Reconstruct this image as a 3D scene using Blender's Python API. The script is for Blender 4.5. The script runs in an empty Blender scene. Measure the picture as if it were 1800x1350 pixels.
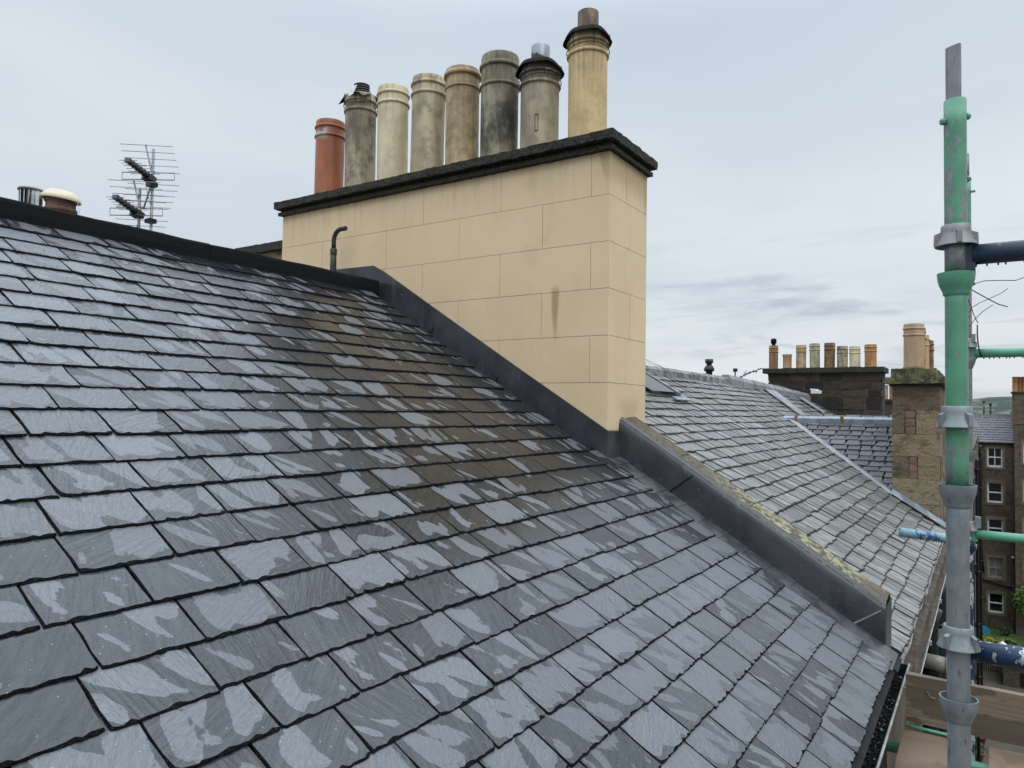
import bpy, math, random
from mathutils import Vector, Matrix, noise as mnoise

# ------------------------------------------------------------------ camera, sky, sun, exposure
scene = bpy.context.scene
col = scene.collection
CAM_R = Vector((0.5501271401768212, -0.8349540012224923, 0.014558347551236969))
CAM_U = Vector((-0.036136207650708, -0.006384742609259768, 0.9993264779632521))
CAM_F = Vector((0.8342986900010674, 0.5502827008950617, 0.033684491359362655))
FPX = 1263.374
cd = bpy.data.cameras.new("camera")
cam = bpy.data.objects.new("camera", cd)
col.objects.link(cam)
cam.matrix_world = Matrix(((CAM_R.x, CAM_U.x, -CAM_F.x, 0), (CAM_R.y, CAM_U.y, -CAM_F.y, 0), (CAM_R.z, CAM_U.z, -CAM_F.z, 0), (0, 0, 0, 1)))
cd.sensor_width = 36.0
cd.lens = FPX / 1800 * 36
cd.clip_start = 0.05
cd.clip_end = 6000
scene.camera = cam

SUN_DIR = Vector((-0.42, -0.62, 0.66)).normalized()      # towards the sun
scene.view_settings.view_transform = 'Standard'
scene.view_settings.look = 'None'
scene.view_settings.gamma = 1.0
scene.view_settings.use_curve_mapping = False
scene.view_settings.exposure = 0.0

world = bpy.data.worlds.new("World")
scene.world = world
world.use_nodes = True
wn = world.node_tree
wn.nodes.clear()


class NB:
    """small node builder"""
    def __init__(self, tree):
        self.t = tree

    def n(self, typ, ins=None, **props):
        nd = self.t.nodes.new(typ)
        for k, v in props.items():
            setattr(nd, k, v)
        for k, v in (ins or {}).items():
            self.put(nd, k, v)
        return nd

    def put(self, nd, k, v):
        s = nd.inputs[k]
        if hasattr(v, 'is_output') or isinstance(v, bpy.types.NodeSocket):
            self.t.links.new(v, s)
        elif isinstance(v, bpy.types.Node):
            self.t.links.new(v.outputs[0], s)
        else:
            if isinstance(v, (tuple, list)) and s.type == 'RGBA' and len(v) == 3:
                v = (*v, 1)
            s.default_value = v

    def m(self, op, a, b=0.0, c=None, clamp=False):
        nd = self.n('ShaderNodeMath', operation=op, use_clamp=clamp)
        self.put(nd, 0, a)
        self.put(nd, 1, b)
        if c is not None:
            self.put(nd, 2, c)
        return nd.outputs[0]

    def step(self, v, lo, hi, a=0.0, b=1.0):
        nd = self.n('ShaderNodeMapRange', interpolation_type='SMOOTHSTEP')
        self.put(nd, 'Value', v)
        self.put(nd, 'From Min', lo)
        self.put(nd, 'From Max', hi)
        self.put(nd, 'To Min', a)
        self.put(nd, 'To Max', b)
        return nd.outputs[0]

    def mix(self, fac, a, b, blend='MIX'):
        nd = self.n('ShaderNodeMix', data_type='RGBA', blend_type=blend)
        self.put(nd, 0, fac)
        self.put(nd, 6, a)
        self.put(nd, 7, b)
        return nd.outputs[2]

    def mixf(self, fac, a, b):
        nd = self.n('ShaderNodeMix', data_type='FLOAT')
        self.put(nd, 0, fac)
        self.put(nd, 2, a)
        self.put(nd, 3, b)
        return nd.outputs[0]

    def vec(self, x, y, z):
        nd = self.n('ShaderNodeCombineXYZ')
        self.put(nd, 0, x)
        self.put(nd, 1, y)
        self.put(nd, 2, z)
        return nd.outputs[0]

    def sep(self, v):
        nd = self.n('ShaderNodeSeparateXYZ')
        self.put(nd, 0, v)
        return nd.outputs

    def scale(self, v, s):
        nd = self.n('ShaderNodeVectorMath', operation='MULTIPLY')
        self.put(nd, 0, v)
        self.put(nd, 1, s)
        return nd.outputs[0]

    def noise(self, v, sc, det=2.0, rough=0.5, dist=0.0):
        nd = self.n('ShaderNodeTexNoise', noise_dimensions='3D')
        self.put(nd, 'Vector', v)
        self.put(nd, 'Scale', sc)
        self.put(nd, 'Detail', det)
        self.put(nd, 'Roughness', rough)
        self.put(nd, 'Distortion', dist)
        return nd.outputs[0]


w = NB(wn)
wout = w.n('ShaderNodeOutputWorld')
bg = w.n('ShaderNodeBackground')
tc = w.n('ShaderNodeTexCoord')
gx, gy, gz = w.sep(tc.outputs['Generated'])
sky = w.n('ShaderNodeTexSky', sky_type='NISHITA')
sky.sun_disc = False
sky.sun_elevation = math.asin(SUN_DIR.z)
sky.sun_rotation = math.atan2(SUN_DIR.x, SUN_DIR.y)
sky.air_density = 1.0
skyc = w.n('ShaderNodeVectorMath', operation='SCALE')
w.put(skyc, 0, sky)
w.put(skyc, 'Scale', 0.06)
el = w.m('MAXIMUM', gz, 0.0)
den = w.m('ADD', el, 0.10)
pv = w.vec(w.m('DIVIDE', gx, den), w.m('DIVIDE', gy, den), 0.0)
broad = w.noise(pv, 0.55, 4, 0.5, 0.3)
bands = w.noise(w.scale(tc.outputs['Generated'], (3.2, 3.2, 24.0)), 1.0, 5, 0.55, 0.5)
wisps = w.noise(w.scale(tc.outputs['Generated'], (9.0, 9.0, 40.0)), 1.0, 4, 0.6, 0.9)
base = w.mix(w.step(el, 0.0, 0.55), (0.815, 0.865, 0.905), (0.680, 0.770, 0.855))
base = w.mix(w.step(broad, 0.42, 0.72), base, (0.830, 0.890, 0.940))
base = w.mix(w.m('MULTIPLY', w.step(broad, 0.52, 0.30), 0.40), base, (0.53, 0.615, 0.72))
lowm = w.m('MULTIPLY', w.step(el, 0.30, 0.10), w.step(el, 0.0, 0.05))
dark = w.m('MULTIPLY', w.step(w.m('ADD', w.m('MULTIPLY', bands, 0.7), w.m('MULTIPLY', wisps, 0.3)), 0.50, 0.66), lowm)
base = w.mix(w.m('MULTIPLY', dark, 0.72), base, (0.43, 0.49, 0.585))
base = w.mix(0.12, base, skyc)
# an overcast sky is brightest overhead
zen = w.step(gz, 0.46, 0.84, 1.0, 3.6)
fin = w.n('ShaderNodeVectorMath', operation='SCALE')
w.put(fin, 0, base)
w.put(fin, 'Scale', zen)
w.put(bg, 'Color', fin.outputs[0])
w.put(bg, 'Strength', 1.0)
wn.links.new(bg.outputs[0], wout.inputs[0])

sl = bpy.data.lights.new("sun", 'SUN')
sl.energy = 0.5
sl.angle = math.radians(40)
sl.color = (1.0, 0.96, 0.90)
sun = bpy.data.objects.new("sun", sl)
col.objects.link(sun)
sun.rotation_euler = (-SUN_DIR).to_track_quat('-Z', 'Y').to_euler()
sun.location = (0, 0, 30)

rnd = random.Random(7)
U = rnd.uniform

# ------------------------------------------------------------------ materials
MATS = {}


def mat(name):
    m = bpy.data.materials.new(name)
    m.use_nodes = True
    nt = m.node_tree
    b = NB(nt)
    bs = nt.nodes['Principled BSDF']
    MATS[name] = m
    return m, b, bs


def pos(b):
    return b.n('ShaderNodeNewGeometry').outputs['Position']


def bump(b, bs, h, strength=0.3, dist=0.005, chain=None):
    nd = b.n('ShaderNodeBump')
    b.put(nd, 'Strength', strength)
    b.put(nd, 'Distance', dist)
    b.put(nd, 'Height', h)
    if chain is not None:
        b.put(nd, 'Normal', chain)
    b.put(bs, 'Normal', nd.outputs[0])
    return nd.outputs[0]


def simple(name, c1, c2=None, sc=8.0, rough=0.6, metal=0.0, bs_=0.2, bd=0.004, stretch=(1, 1, 1), spec=0.5, det=5, bsc=None, lo=0.35, hi=0.65):
    m, b, bs = mat(name)
    p = b.scale(pos(b), stretch)
    nz = b.noise(p, sc, det, 0.6)
    b.put(bs, 'Base Color', b.mix(b.step(nz, lo, hi), c1, c2 or tuple(x * 0.7 for x in c1)))
    b.put(bs, 'Roughness', b.step(nz, 0.2, 0.8, rough - 0.08, rough + 0.08))
    bs.inputs['Metallic'].default_value = metal
    bs.inputs['Specular IOR Level'].default_value = spec
    if bs_:
        bump(b, bs, b.noise(p, bsc or sc * 4, 4, 0.6), bs_, bd)
    return m


def piece_random(b):
    oi = b.n('ShaderNodeObjectInfo').outputs['Random']
    at = b.n('ShaderNodeAttribute', attribute_name='rnd').outputs['Fac']
    return b.m('FRACT', b.m('ADD', oi, at))


def slate_new():
    m, b, bs = mat('new_slate')
    uv = b.n('ShaderNodeUVMap').outputs[0]
    u, v, _ = b.sep(uv)
    r = piece_random(b)
    r2 = b.m('FRACT', b.m('MULTIPLY', r, 17.31))
    r3 = b.m('FRACT', b.m('MULTIPLY', r, 41.77))
    seed = b.m('MULTIPLY', r, 60.0)
    us = b.m('ADD', u, b.m('MULTIPLY', v, b.m('SUBTRACT', b.m('MULTIPLY', r2, 0.9), 0.15)))
    patch = b.noise(b.vec(b.m('MULTIPLY', us, 11.5), b.m('MULTIPLY', v, 4.4), seed), 1.0, 1.5, 0.45, 0.35)
    fine = b.noise(b.vec(b.m('MULTIPLY', us, 95.0), b.m('MULTIPLY', v, 60.0), seed), 1.0, 4.0, 0.65)
    au = b.m('ABSOLUTE', u)
    edge = b.m('ADD', b.step(v, 0.040, 0.0, 0.0, 0.15), b.step(au, 0.088, 0.125, 0.0, 0.11))
    head = b.step(v, 0.11, 0.17, 0.0, 0.04)
    px, py, pz = b.sep(pos(b))
    region = b.noise(b.vec(px, py, 0.0), 0.9, 1.0, 0.5)
    # wetter below the stack; the stack's dark reflection is put into the colour
    sky_sheen = b.m('MULTIPLY', b.step(px, 1.5, 3.0), b.step(py, 1.9, 1.1))  # eaves by the skew: a little drier, wet film's sky reflection painted pale
    wet_reflection = b.m('MULTIPLY', b.step(px, 1.5, 2.4), b.step(py, 1.2, 1.9))
    q = b.m('ADD', patch, b.m('MULTIPLY', b.m('SUBTRACT', fine, 0.5), 0.085))
    q = b.m('SUBTRACT', b.m('SUBTRACT', q, edge), head)
    q = b.m('ADD', q, b.m('MULTIPLY', b.m('SUBTRACT', r3, 0.5), 0.17))
    q = b.m('ADD', q, b.m('MULTIPLY', b.m('SUBTRACT', region, 0.5), 0.20))
    q = b.m('ADD', q, b.m('SUBTRACT', b.m('MULTIPLY', sky_sheen, 0.03), b.m('MULTIPLY', wet_reflection, 0.105)))
    dry = b.step(q, 0.452, 0.466)
    # cleaved face: long ridges running at an angle of each slate's own
    ang = b.m('ADD', b.m('MULTIPLY', r2, 1.6), 0.3)
    ca, sa = b.m('COSINE', ang), b.m('SINE', ang)
    a1 = b.m('ADD', b.m('MULTIPLY', u, ca), b.m('MULTIPLY', v, sa))
    a2 = b.m('SUBTRACT', b.m('MULTIPLY', v, ca), b.m('MULTIPLY', u, sa))
    rel = b.noise(b.vec(b.m('MULTIPLY', a1, 9.0), b.m('MULTIPLY', a2, 85.0), seed), 1.0, 5.0, 0.6, 0.6)
    grain = b.noise(b.vec(b.m('MULTIPLY', a1, 60.0), b.m('MULTIPLY', a2, 260.0), seed), 1.0, 3.0, 0.6)
    ledge = b.m('MULTIPLY', b.m('ADD', b.step(v, 0.055, 0.0, 0.0, 1.0), b.step(au, 0.07, 0.12, 0.0, 0.8)), 1.0)
    lap = b.noise(b.vec(b.m('MULTIPLY', u, 16.0), b.m('MULTIPLY', v, 16.0), seed), 1.0, 4.0, 0.6, 1.0)
    steps = b.m('MULTIPLY', b.m('FLOOR', b.m('ADD', b.m('MULTIPLY', lap, 7.0), b.m('MULTIPLY', ledge, -2.6))), 0.30)
    lf = b.m('FRACT', b.m('ADD', b.m('MULTIPLY', lap, 7.0), b.m('MULTIPLY', ledge, -2.6)))
    crack = b.m('MULTIPLY', b.m('MULTIPLY', b.step(lf, 0.10, 0.02), b.step(ledge, 0.03, 0.35)), 0.65)
    tone = b.m('ADD', 0.84, b.m('MULTIPLY', r, 0.32))
    drycol = b.mix(b.step(grain, 0.3, 0.7), (0.104, 0.112, 0.123), (0.140, 0.148, 0.160))
    wetcol = b.mix(b.step(rel, 0.3, 0.7), (0.011, 0.012, 0.014), (0.025, 0.027, 0.030))
    wetcol = b.mix(wet_reflection, b.mix(b.step(rel, 0.3, 0.7), (0.028, 0.031, 0.035), (0.052, 0.056, 0.062)), wetcol)  # wet colour darkened, painted reflection of the stack
    sheencol = b.mix(b.step(rel, 0.3, 0.7), (0.078, 0.086, 0.096), (0.112, 0.120, 0.132))  # wet colour lightened, painted reflection of the sky
    wetcol = b.mix(b.m('MULTIPLY', sky_sheen, b.step(r3, 0.10, 0.30)), wetcol, sheencol)
    spk = b.n('ShaderNodeTexVoronoi', feature='F1')
    b.put(spk, 'Vector', b.vec(b.m('MULTIPLY', u, 38.0), b.m('MULTIPLY', v, 38.0), seed))
    b.put(spk, 'Scale', 1.0)
    speck = b.m('MULTIPLY', b.step(spk.outputs[0], 0.075, 0.04), 0.6)  # bright dots painted as glints of water beads
    c = b.mix(dry, wetcol, drycol)
    c = b.mix(speck, c, (0.45, 0.47, 0.50))
    c = b.mix(1.0, c, b.vec(tone, tone, tone), 'MULTIPLY')
    c = b.mix(crack, c, (0.012, 0.013, 0.015))
    b.put(bs, 'Base Color', c)
    rough = b.mixf(dry, b.m('ADD', 0.09, b.m('MULTIPLY', r3, 0.12)), 0.30)
    b.put(bs, 'Roughness', rough)
    bs.inputs['IOR'].default_value = 1.47
    h = b.m('ADD', b.m('MULTIPLY', rel, b.m('ADD', 0.25, b.m('MULTIPLY', r3, 0.95))), b.m('ADD', b.m('MULTIPLY', grain, 0.10), b.m('MULTIPLY', steps, 0.75)))
    bump(b, bs, h, b.mixf(dry, 0.75, 0.80), 0.0050)
    return m


def slate_old(name, ca_, cb_, rough=0.36, lichen=0.25):
    m, b, bs = mat(name)
    uv = b.n('ShaderNodeUVMap').outputs[0]
    u, v, _ = b.sep(uv)
    r = piece_random(b)
    seed = b.m('MULTIPLY', r, 60.0)
    r2 = b.m('FRACT', b.m('MULTIPLY', r, 23.31))
    streak = b.noise(b.vec(b.m('MULTIPLY', u, 70.0), b.m('MULTIPLY', v, 7.0), seed), 1.0, 4.0, 0.6, 0.3)
    spot = b.noise(b.vec(b.m('MULTIPLY', u, 50.0), b.m('MULTIPLY', v, 50.0), seed), 1.0, 3.0, 0.6)
    region = b.noise(pos(b), 0.8, 3.0, 0.6)
    c = b.mix(b.step(streak, 0.34, 0.68), ca_, cb_)
    c = b.mix(b.m('MULTIPLY', b.step(spot, 0.60, 0.70), lichen), c, (0.33, 0.34, 0.29))
    c = b.mix(b.m('MULTIPLY', b.step(region, 0.5, 0.68), 0.35), c, (0.135, 0.125, 0.095))
    tone = b.m('ADD', 0.66, b.m('MULTIPLY', r2, 0.7))
    c = b.mix(1.0, c, b.vec(tone, tone, tone), 'MULTIPLY')
    b.put(bs, 'Base Color', c)
    b.put(bs, 'Roughness', b.m('ADD', rough - 0.1, b.m('MULTIPLY', streak, 0.25)))
    bump(b, bs, b.m('ADD', streak, b.m('MULTIPLY', spot, 0.4)), 0.5, 0.004)
    return m


def render_coat():
    m, b, bs = mat('cream_render')
    p = pos(b)
    x, y, z = b.sep(p)
    big = b.noise(p, 1.6, 4, 0.55)
    fine = b.noise(p, 170.0, 2, 0.6)
    run = b.noise(b.scale(p, (9.0, 9.0, 0.8)), 1.0, 4, 0.6)
    r = b.n('ShaderNodeObjectInfo').outputs['Random']
    c = b.mix(b.step(big, 0.35, 0.65), (0.675, 0.515, 0.322), (0.725, 0.560, 0.357))
    c = b.mix(b.m('MULTIPLY', b.step(run, 0.60, 0.75), 0.18), c, (0.76, 0.64, 0.46))
    c = b.mix(b.m('MULTIPLY', r, 0.10), c, (0.58, 0.455, 0.29))

    def drip(axis, c0, wd, ztop, zbot, k, colr):
        nonlocal c
        t = b.step(z, zbot, ztop)
        wob = b.m('MULTIPLY', b.m('SUBTRACT', b.noise(b.scale(p, (14.0, 14.0, 2.5)), 1.0, 4, 0.65), 0.5), wd * 1.3)
        d = b.m('ABSOLUTE', b.m('SUBTRACT', b.m('ADD', axis, wob), c0))
        half = b.m('MULTIPLY', b.m('ADD', 0.25, b.m('MULTIPLY', t, 0.75)), wd)
        prof = b.step(b.m('DIVIDE', d, half), 1.25, 0.45)
        zz = b.m('MULTIPLY', b.step(z, zbot, zbot + (ztop - zbot) * 0.7), b.step(z, ztop + 0.05, ztop - 0.04))
        c = b.mix(b.m('MULTIPLY', b.m('MULTIPLY', prof, zz), k), c, colr)
    under = b.m('MULTIPLY', b.step(z, 1.28, 1.64), b.step(b.noise(b.scale(p, (16.0, 16.0, 1.2)), 1.0, 4, 0.65), 0.46, 0.66))
    c = b.mix(b.m('MULTIPLY', under, 0.30), c, (0.40, 0.32, 0.21))
    blot = b.noise(p, 3.4, 5, 0.7)
    c = b.mix(b.m('MULTIPLY', b.step(blot, 0.56, 0.66), 0.30), c, (0.55, 0.43, 0.265))
    c = b.mix(b.m('MULTIPLY', b.step(blot, 0.40, 0.33), 0.25), c, (0.76, 0.63, 0.44))
    front = b.step(x, 4.150, 4.140)
    drip(y, 2.395, 0.034, 0.80, 0.36, 0.95, (0.40, 0.285, 0.135))
    drip(y, 2.018, 0.065, 1.66, 1.40, 0.80, (0.42, 0.32, 0.18))
    drip(x, 4.72, 0.060, 1.66, 1.28, 0.85, (0.42, 0.32, 0.18))
    drip(x, 4.19, 0.024, 1.66, 1.55, 0.70, (0.45, 0.34, 0.19))
    drip(x, 4.47, 0.17, 0.06, -0.16, 0.55, (0.46, 0.34, 0.18))
    # pale salts left by a patch that dried out
    dy, dz = b.m('SUBTRACT', y, 3.33), b.m('SUBTRACT', z, 0.56)
    rad = b.m('SQRT', b.m('ADD', b.m('MULTIPLY', dy, dy), b.m('MULTIPLY', dz, dz)))
    rad = b.m('ADD', rad, b.m('MULTIPLY', b.m('SUBTRACT', b.noise(p, 9.0, 3, 0.6), 0.5), 0.09))
    ring = b.m('MULTIPLY', b.step(b.m('ABSOLUTE', b.m('SUBTRACT', rad, 0.105)), 0.012, 0.004), b.step(dz, -0.03, 0.03))
    c = b.mix(b.m('MULTIPLY', ring, 0.30), c, (0.84, 0.72, 0.50))
    b.put(bs, 'Base Color', c)
    bs.inputs['Roughness'].default_value = 0.85
    bump(b, bs, b.m('ADD', fine, b.m('MULTIPLY', b.noise(p, 28.0, 3, 0.5), 0.9)), 0.28, 0.0022)
    return m


def pot_mat(name, c1, c2, soot=0.0, sootz=None, moss=0.0, rough=0.7, patch=None):
    m, b, bs = mat(name)
    p = pos(b)
    x, y, z = b.sep(p)
    st = b.noise(b.scale(p, (6.0, 6.0, 1.4)), 1.0, 5, 0.6, 0.4)
    mot = b.noise(p, 9.0, 5, 0.65)
    spk = b.noise(p, 110.0, 2, 0.5)
    c = b.mix(b.step(st, 0.36, 0.64), c1, c2)
    c = b.mix(b.m('MULTIPLY', b.step(spk, 0.60, 0.68), 0.30), c, tuple(q * 0.45 for q in c2))
    if moss:
        c = b.mix(b.m('MULTIPLY', b.step(mot, 0.52, 0.66), moss), c, (0.13, 0.13, 0.05))
    if soot:
        sm = b.step(b.m('ADD', b.m('MULTIPLY', mot, 0.6), b.m('MULTIPLY', st, 0.4)), 0.42, 0.56)
        if sootz:
            zz = b.m('MULTIPLY', b.step(z, sootz[0], sootz[1]), b.step(z, sootz[3], sootz[2]))
            sm = b.m('MAXIMUM', b.m('MULTIPLY', b.step(b.m('ADD', b.m('ADD', b.m('MULTIPLY', mot, 0.6), b.m('MULTIPLY', st, 0.5)), b.m('MULTIPLY', zz, 0.25)), 0.58, 0.86), zz), b.m('MULTIPLY', sm, 0.25))
        c = b.mix(b.m('MULTIPLY', sm, soot), c, (0.028, 0.027, 0.027))
    gz_ = b.sep(b.n('ShaderNodeTexCoord').outputs['Generated'])[2]
    run = b.noise(b.scale(p, (34.0, 34.0, 1.6)), 1.0, 4, 0.65)
    fall = b.m('MULTIPLY', b.step(gz_, 0.35, 1.0), b.step(run, 0.46, 0.64))
    c = b.mix(b.m('MULTIPLY', fall, 0.25 + 0.45 * soot), c, (0.060, 0.055, 0.045))
    if patch:
        pm = b.m('MULTIPLY', b.m('MULTIPLY', b.step(z, patch - 0.10, patch - 0.03), b.step(z, patch + 0.05, patch + 0.02)), b.m('MULTIPLY', b.step(mot, 0.47, 0.52), b.step(b.m('ABSOLUTE', b.m('SUBTRACT', y, 4.92)), 0.09, 0.05)))
        c = b.mix(pm, c, (0.38, 0.37, 0.35))
    b.put(bs, 'Base Color', c)
    b.put(bs, 'Roughness', b.step(mot, 0.3, 0.7, rough - 0.08, rough + 0.1))
    bump(b, bs, b.m('ADD', mot, b.m('MULTIPLY', spk, 0.35)), 0.25, 0.004)
    return m


def flaked(name, paint, metal=(0.36, 0.38, 0.40), zlo=None, zhi=None, amount=0.5, sc=26.0, mrough=0.45, pale=None):
    """paint worn through to galvanised steel"""
    m, b, bs = mat(name)
    p = pos(b)
    x, y, z = b.sep(p)
    nz = b.noise(b.scale(p, (1.0, 1.0, 0.55)), sc, 5, 0.62, 0.3)
    wide = b.noise(b.scale(p, (1.0, 1.0, 0.5)), sc * 0.3, 3, 0.5)
    t = b.m('ADD', b.m('MULTIPLY', nz, 0.6), b.m('MULTIPLY', wide, 0.4))
    t = b.m('ADD', b.m('MULTIPLY', t, 1.7), -0.35)
    if zlo is not None:
        t = b.m('ADD', t, b.step(z, zlo, zhi, -0.07, 0.09))
    scuff = b.noise(b.scale(p, (1.0, 1.0, 0.35)), sc * 4.5, 4, 0.7)
    t = b.m('ADD', t, b.m('MULTIPLY', b.m('SUBTRACT', scuff, 0.5), 0.16))
    pm = b.step(t, 0.5 - (amount - 0.5) * 0.4 - 0.008, 0.5 - (amount - 0.5) * 0.4 + 0.008)
    mm = b.noise(p, 40.0, 4, 0.6)
    mc = b.mix(b.step(mm, 0.35, 0.65), tuple(q * 0.72 for q in metal), metal)
    if pale:
        mc = b.mix(b.step(nz, 0.40, 0.34), mc, pale)
    pc = b.mix(b.step(b.noise(p, 14.0, 3, 0.5), 0.35, 0.65), paint, tuple(q * 0.80 for q in paint))
    pc = b.mix(b.m('MULTIPLY', b.step(scuff, 0.55, 0.72), 0.35), pc, tuple(min(1, q * 1.3 + .10) for q in paint))
    b.put(bs, 'Base Color', b.mix(pm, mc, pc))
    b.put(bs, 'Metallic', b.mixf(pm, 0.45, 0.0))
    b.put(bs, 'Roughness', b.mixf(pm, mrough, 0.42))
    bump(b, bs, b.m('ADD', pm, b.m('MULTIPLY', mm, 0.3)), 0.25, 0.0012)
    return m


def galv(name, c=(0.245, 0.272, 0.282)):
    m, b, bs = mat(name)
    p = pos(b)
    nz = b.noise(b.scale(p, (1, 1, 0.6)), 30.0, 5, 0.65)
    sc = b.noise(b.scale(p, (60.0, 60.0, 16.0)), 1.0, 4, 0.65, 1.2)
    cc = b.mix(b.step(nz, 0.3, 0.7), tuple(q * 0.78 for q in c), c)
    cc = b.mix(b.m('MULTIPLY', b.step(sc, 0.61, 0.68), 0.75), cc, (0.06, 0.06, 0.065))
    b.put(bs, 'Base Color', cc)
    bs.inputs['Metallic'].default_value = 0.40
    b.put(bs, 'Roughness', b.step(nz, 0.3, 0.7, 0.38, 0.55))
    bump(b, bs, nz, 0.12, 0.002)
    return m


def stone_wall_mat(name, sc=1.0, c1=(0.110, 0.083, 0.056), c2=(0.040, 0.032, 0.025), mortar=(0.085, 0.070, 0.052)):
    m, b, bs = mat(name)
    x, y, z = b.sep(pos(b))
    n0 = b.noise(pos(b), 1.3, 3, 0.6)
    br = b.n('ShaderNodeTexBrick')
    b.put(br, 'Vector', b.vec(b.m('ADD', b.m('ADD', x, y), b.m('MULTIPLY', n0, 0.35)), b.m('ADD', z, b.m('MULTIPLY', n0, 0.22)), 0.0))
    b.put(br, 'Scale', sc)
    b.put(br, 'Mortar Size', 0.015)
    b.put(br, 'Brick Width', 0.62)
    b.put(br, 'Row Height', 0.24)
    b.put(br, 'Bias', -0.1)
    b.put(br, 'Color1', c1)
    b.put(br, 'Color2', c2)
    b.put(br, 'Mortar', mortar)
    nz = b.noise(pos(b), 6.0, 5, 0.65)
    c = b.mix(b.step(nz, 0.4, 0.7), br.outputs[0], tuple(q * 1.25 for q in c1))
    c = b.mix(b.m('MULTIPLY', b.step(b.noise(pos(b), 0.5, 4, 0.6), 0.48, 0.66), 0.55), c, (0.038, 0.034, 0.030))
    b.put(bs, 'Base Color', c)
    bs.inputs['Roughness'].default_value = 0.9
    bump(b, bs, b.m('ADD', b.m('MULTIPLY', br.outputs[1], -0.8), nz), 0.6, 0.03)
    return m


def piece_stone(name, c1, c2, c3, sc=5.0, bs_=0.6, bd=0.02):
    m, b, bs = mat(name)
    r = b.n('ShaderNodeObjectInfo').outputs['Random']
    p = pos(b)
    nz = b.noise(b.scale(p, (1, 1, 2.0)), sc, 5, 0.65, 0.4)
    c = b.mix(r, c1, c2)
    c = b.mix(b.m('MULTIPLY', b.step(nz, 0.46, 0.66), 0.8), c, c3)
    b.put(bs, 'Base Color', c)
    bs.inputs['Roughness'].default_value = 0.88
    bump(b, bs, b.noise(p, sc * 5, 5, 0.65), bs_, bd)
    return m


def wood_mat(name, c1, c2, wet=True):
    m, b, bs = mat(name)
    p = pos(b)
    gr = b.noise(b.scale(p, (6.0, 1.2, 60.0)), 1.0, 4, 0.6, 0.6)
    bl = b.noise(b.scale(p, (1.5, 3.2, 8.0)), 1.0, 4, 0.55)
    c = b.mix(b.step(gr, 0.3, 0.7), c1, c2)
    damp = b.step(bl, 0.46, 0.52)
    c = b.mix(b.m('MULTIPLY', damp, 0.62 if wet else 0.2), c, tuple(q * 0.36 for q in c2))
    b.put(bs, 'Base Color', c)
    b.put(bs, 'Roughness', b.mixf(damp, 0.75, 0.35))
    bump(b, bs, gr, 0.25, 0.003)
    return m


slate_new()
simple('slate_edge', (0.004, 0.0045, 0.005), (0.026, 0.028, 0.032), 160.0, 0.9, bs_=0.9, bd=0.006, spec=0.12, lo=0.45, hi=0.72)
slate_old('weathered_slate', (0.066, 0.063, 0.057), (0.285, 0.280, 0.266), 0.36)
simple('weathered_slate_edge', (0.022, 0.022, 0.022), (0.04, 0.04, 0.04), 40.0, 0.8)
slate_old('purple_slate', (0.060, 0.058, 0.064), (0.105, 0.102, 0.110), 0.52, 0.2)
simple('under_roof', (0.012, 0.012, 0.013), None, 8.0, 0.9)
simple('ridge_felt', (0.007, 0.0075, 0.008), (0.016, 0.017, 0.018), 160.0, 0.95, bs_=0.6, bd=0.003, spec=0.12)
render_coat()
simple('render_joint', (0.42, 0.325, 0.20), None, 20.0, 0.9)
m, b, bs = mat('dark_lead')
p = pos(b)
n1 = b.noise(p, 3.0, 4, 0.6)
st = b.noise(b.scale(p, (14.0, 14.0, 1.5)), 1.0, 4, 0.6)
sp = b.noise(p, 60.0, 2, 0.5)
c = b.mix(b.step(n1, 0.35, 0.65), (0.027, 0.029, 0.032), (0.046, 0.049, 0.053))
c = b.mix(b.m('MULTIPLY', b.step(st, 0.58, 0.74), 0.22), c, (0.13, 0.14, 0.15))
c = b.mix(b.m('MULTIPLY', b.step(sp, 0.70, 0.74), 0.4), c, (0.25, 0.27, 0.29))
b.put(bs, 'Base Color', c)
b.put(bs, 'Roughness', b.step(n1, 0.3, 0.7, 0.26, 0.42))
bump(b, bs, b.m('ADD', b.noise(p, 5.0, 3, 0.5), b.m('MULTIPLY', sp, 0.05)), 0.30, 0.012)
simple('bright_lead', (0.19, 0.215, 0.25), (0.30, 0.325, 0.36), 9.0, 0.38, 0.35, 0.25, 0.01)
simple('grey_lead', (0.20, 0.215, 0.225), (0.30, 0.31, 0.32), 5.0, 0.5, 0.2, 0.25, 0.01)
simple('soaker_lead', (0.038, 0.041, 0.044), (0.095, 0.099, 0.104), 6.0, 0.40, 0.1, 0.3, 0.012)
simple('ridge_stone', (0.085, 0.088, 0.090), (0.27, 0.275, 0.28), 7.0, 0.7, bs_=0.4, bd=0.01)
simple('rust_strap', (0.16, 0.075, 0.045), (0.26, 0.15, 0.10), 30.0, 0.6)
m, b, bs = mat('mossy_coping')
p = pos(b)
n1 = b.noise(p, 70.0, 4, 0.7)
n2 = b.noise(p, 6.0, 4, 0.6)
c = b.mix(b.step(n1, 0.40, 0.62), (0.012, 0.012, 0.010), (0.052, 0.050, 0.036))
c = b.mix(b.m('MULTIPLY', b.step(n2, 0.5, 0.7), 0.5), c, (0.050, 0.052, 0.026))
c = b.mix(b.m('MULTIPLY', b.step(b.noise(p, 120.0, 2, 0.5), 0.69, 0.73), 0.6), c, (0.25, 0.25, 0.23))
b.put(bs, 'Base Color', c)
bs.inputs['Roughness'].default_value = 0.95
bump(b, bs, n1, 1.0, 0.018)
m, b, bs = mat('lichen_stone')
p = pos(b)
x, y, z = b.sep(p)
n1 = b.noise(p, 11.0, 5, 0.65)
n2 = b.noise(p, 30.0, 4, 0.65)
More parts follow.
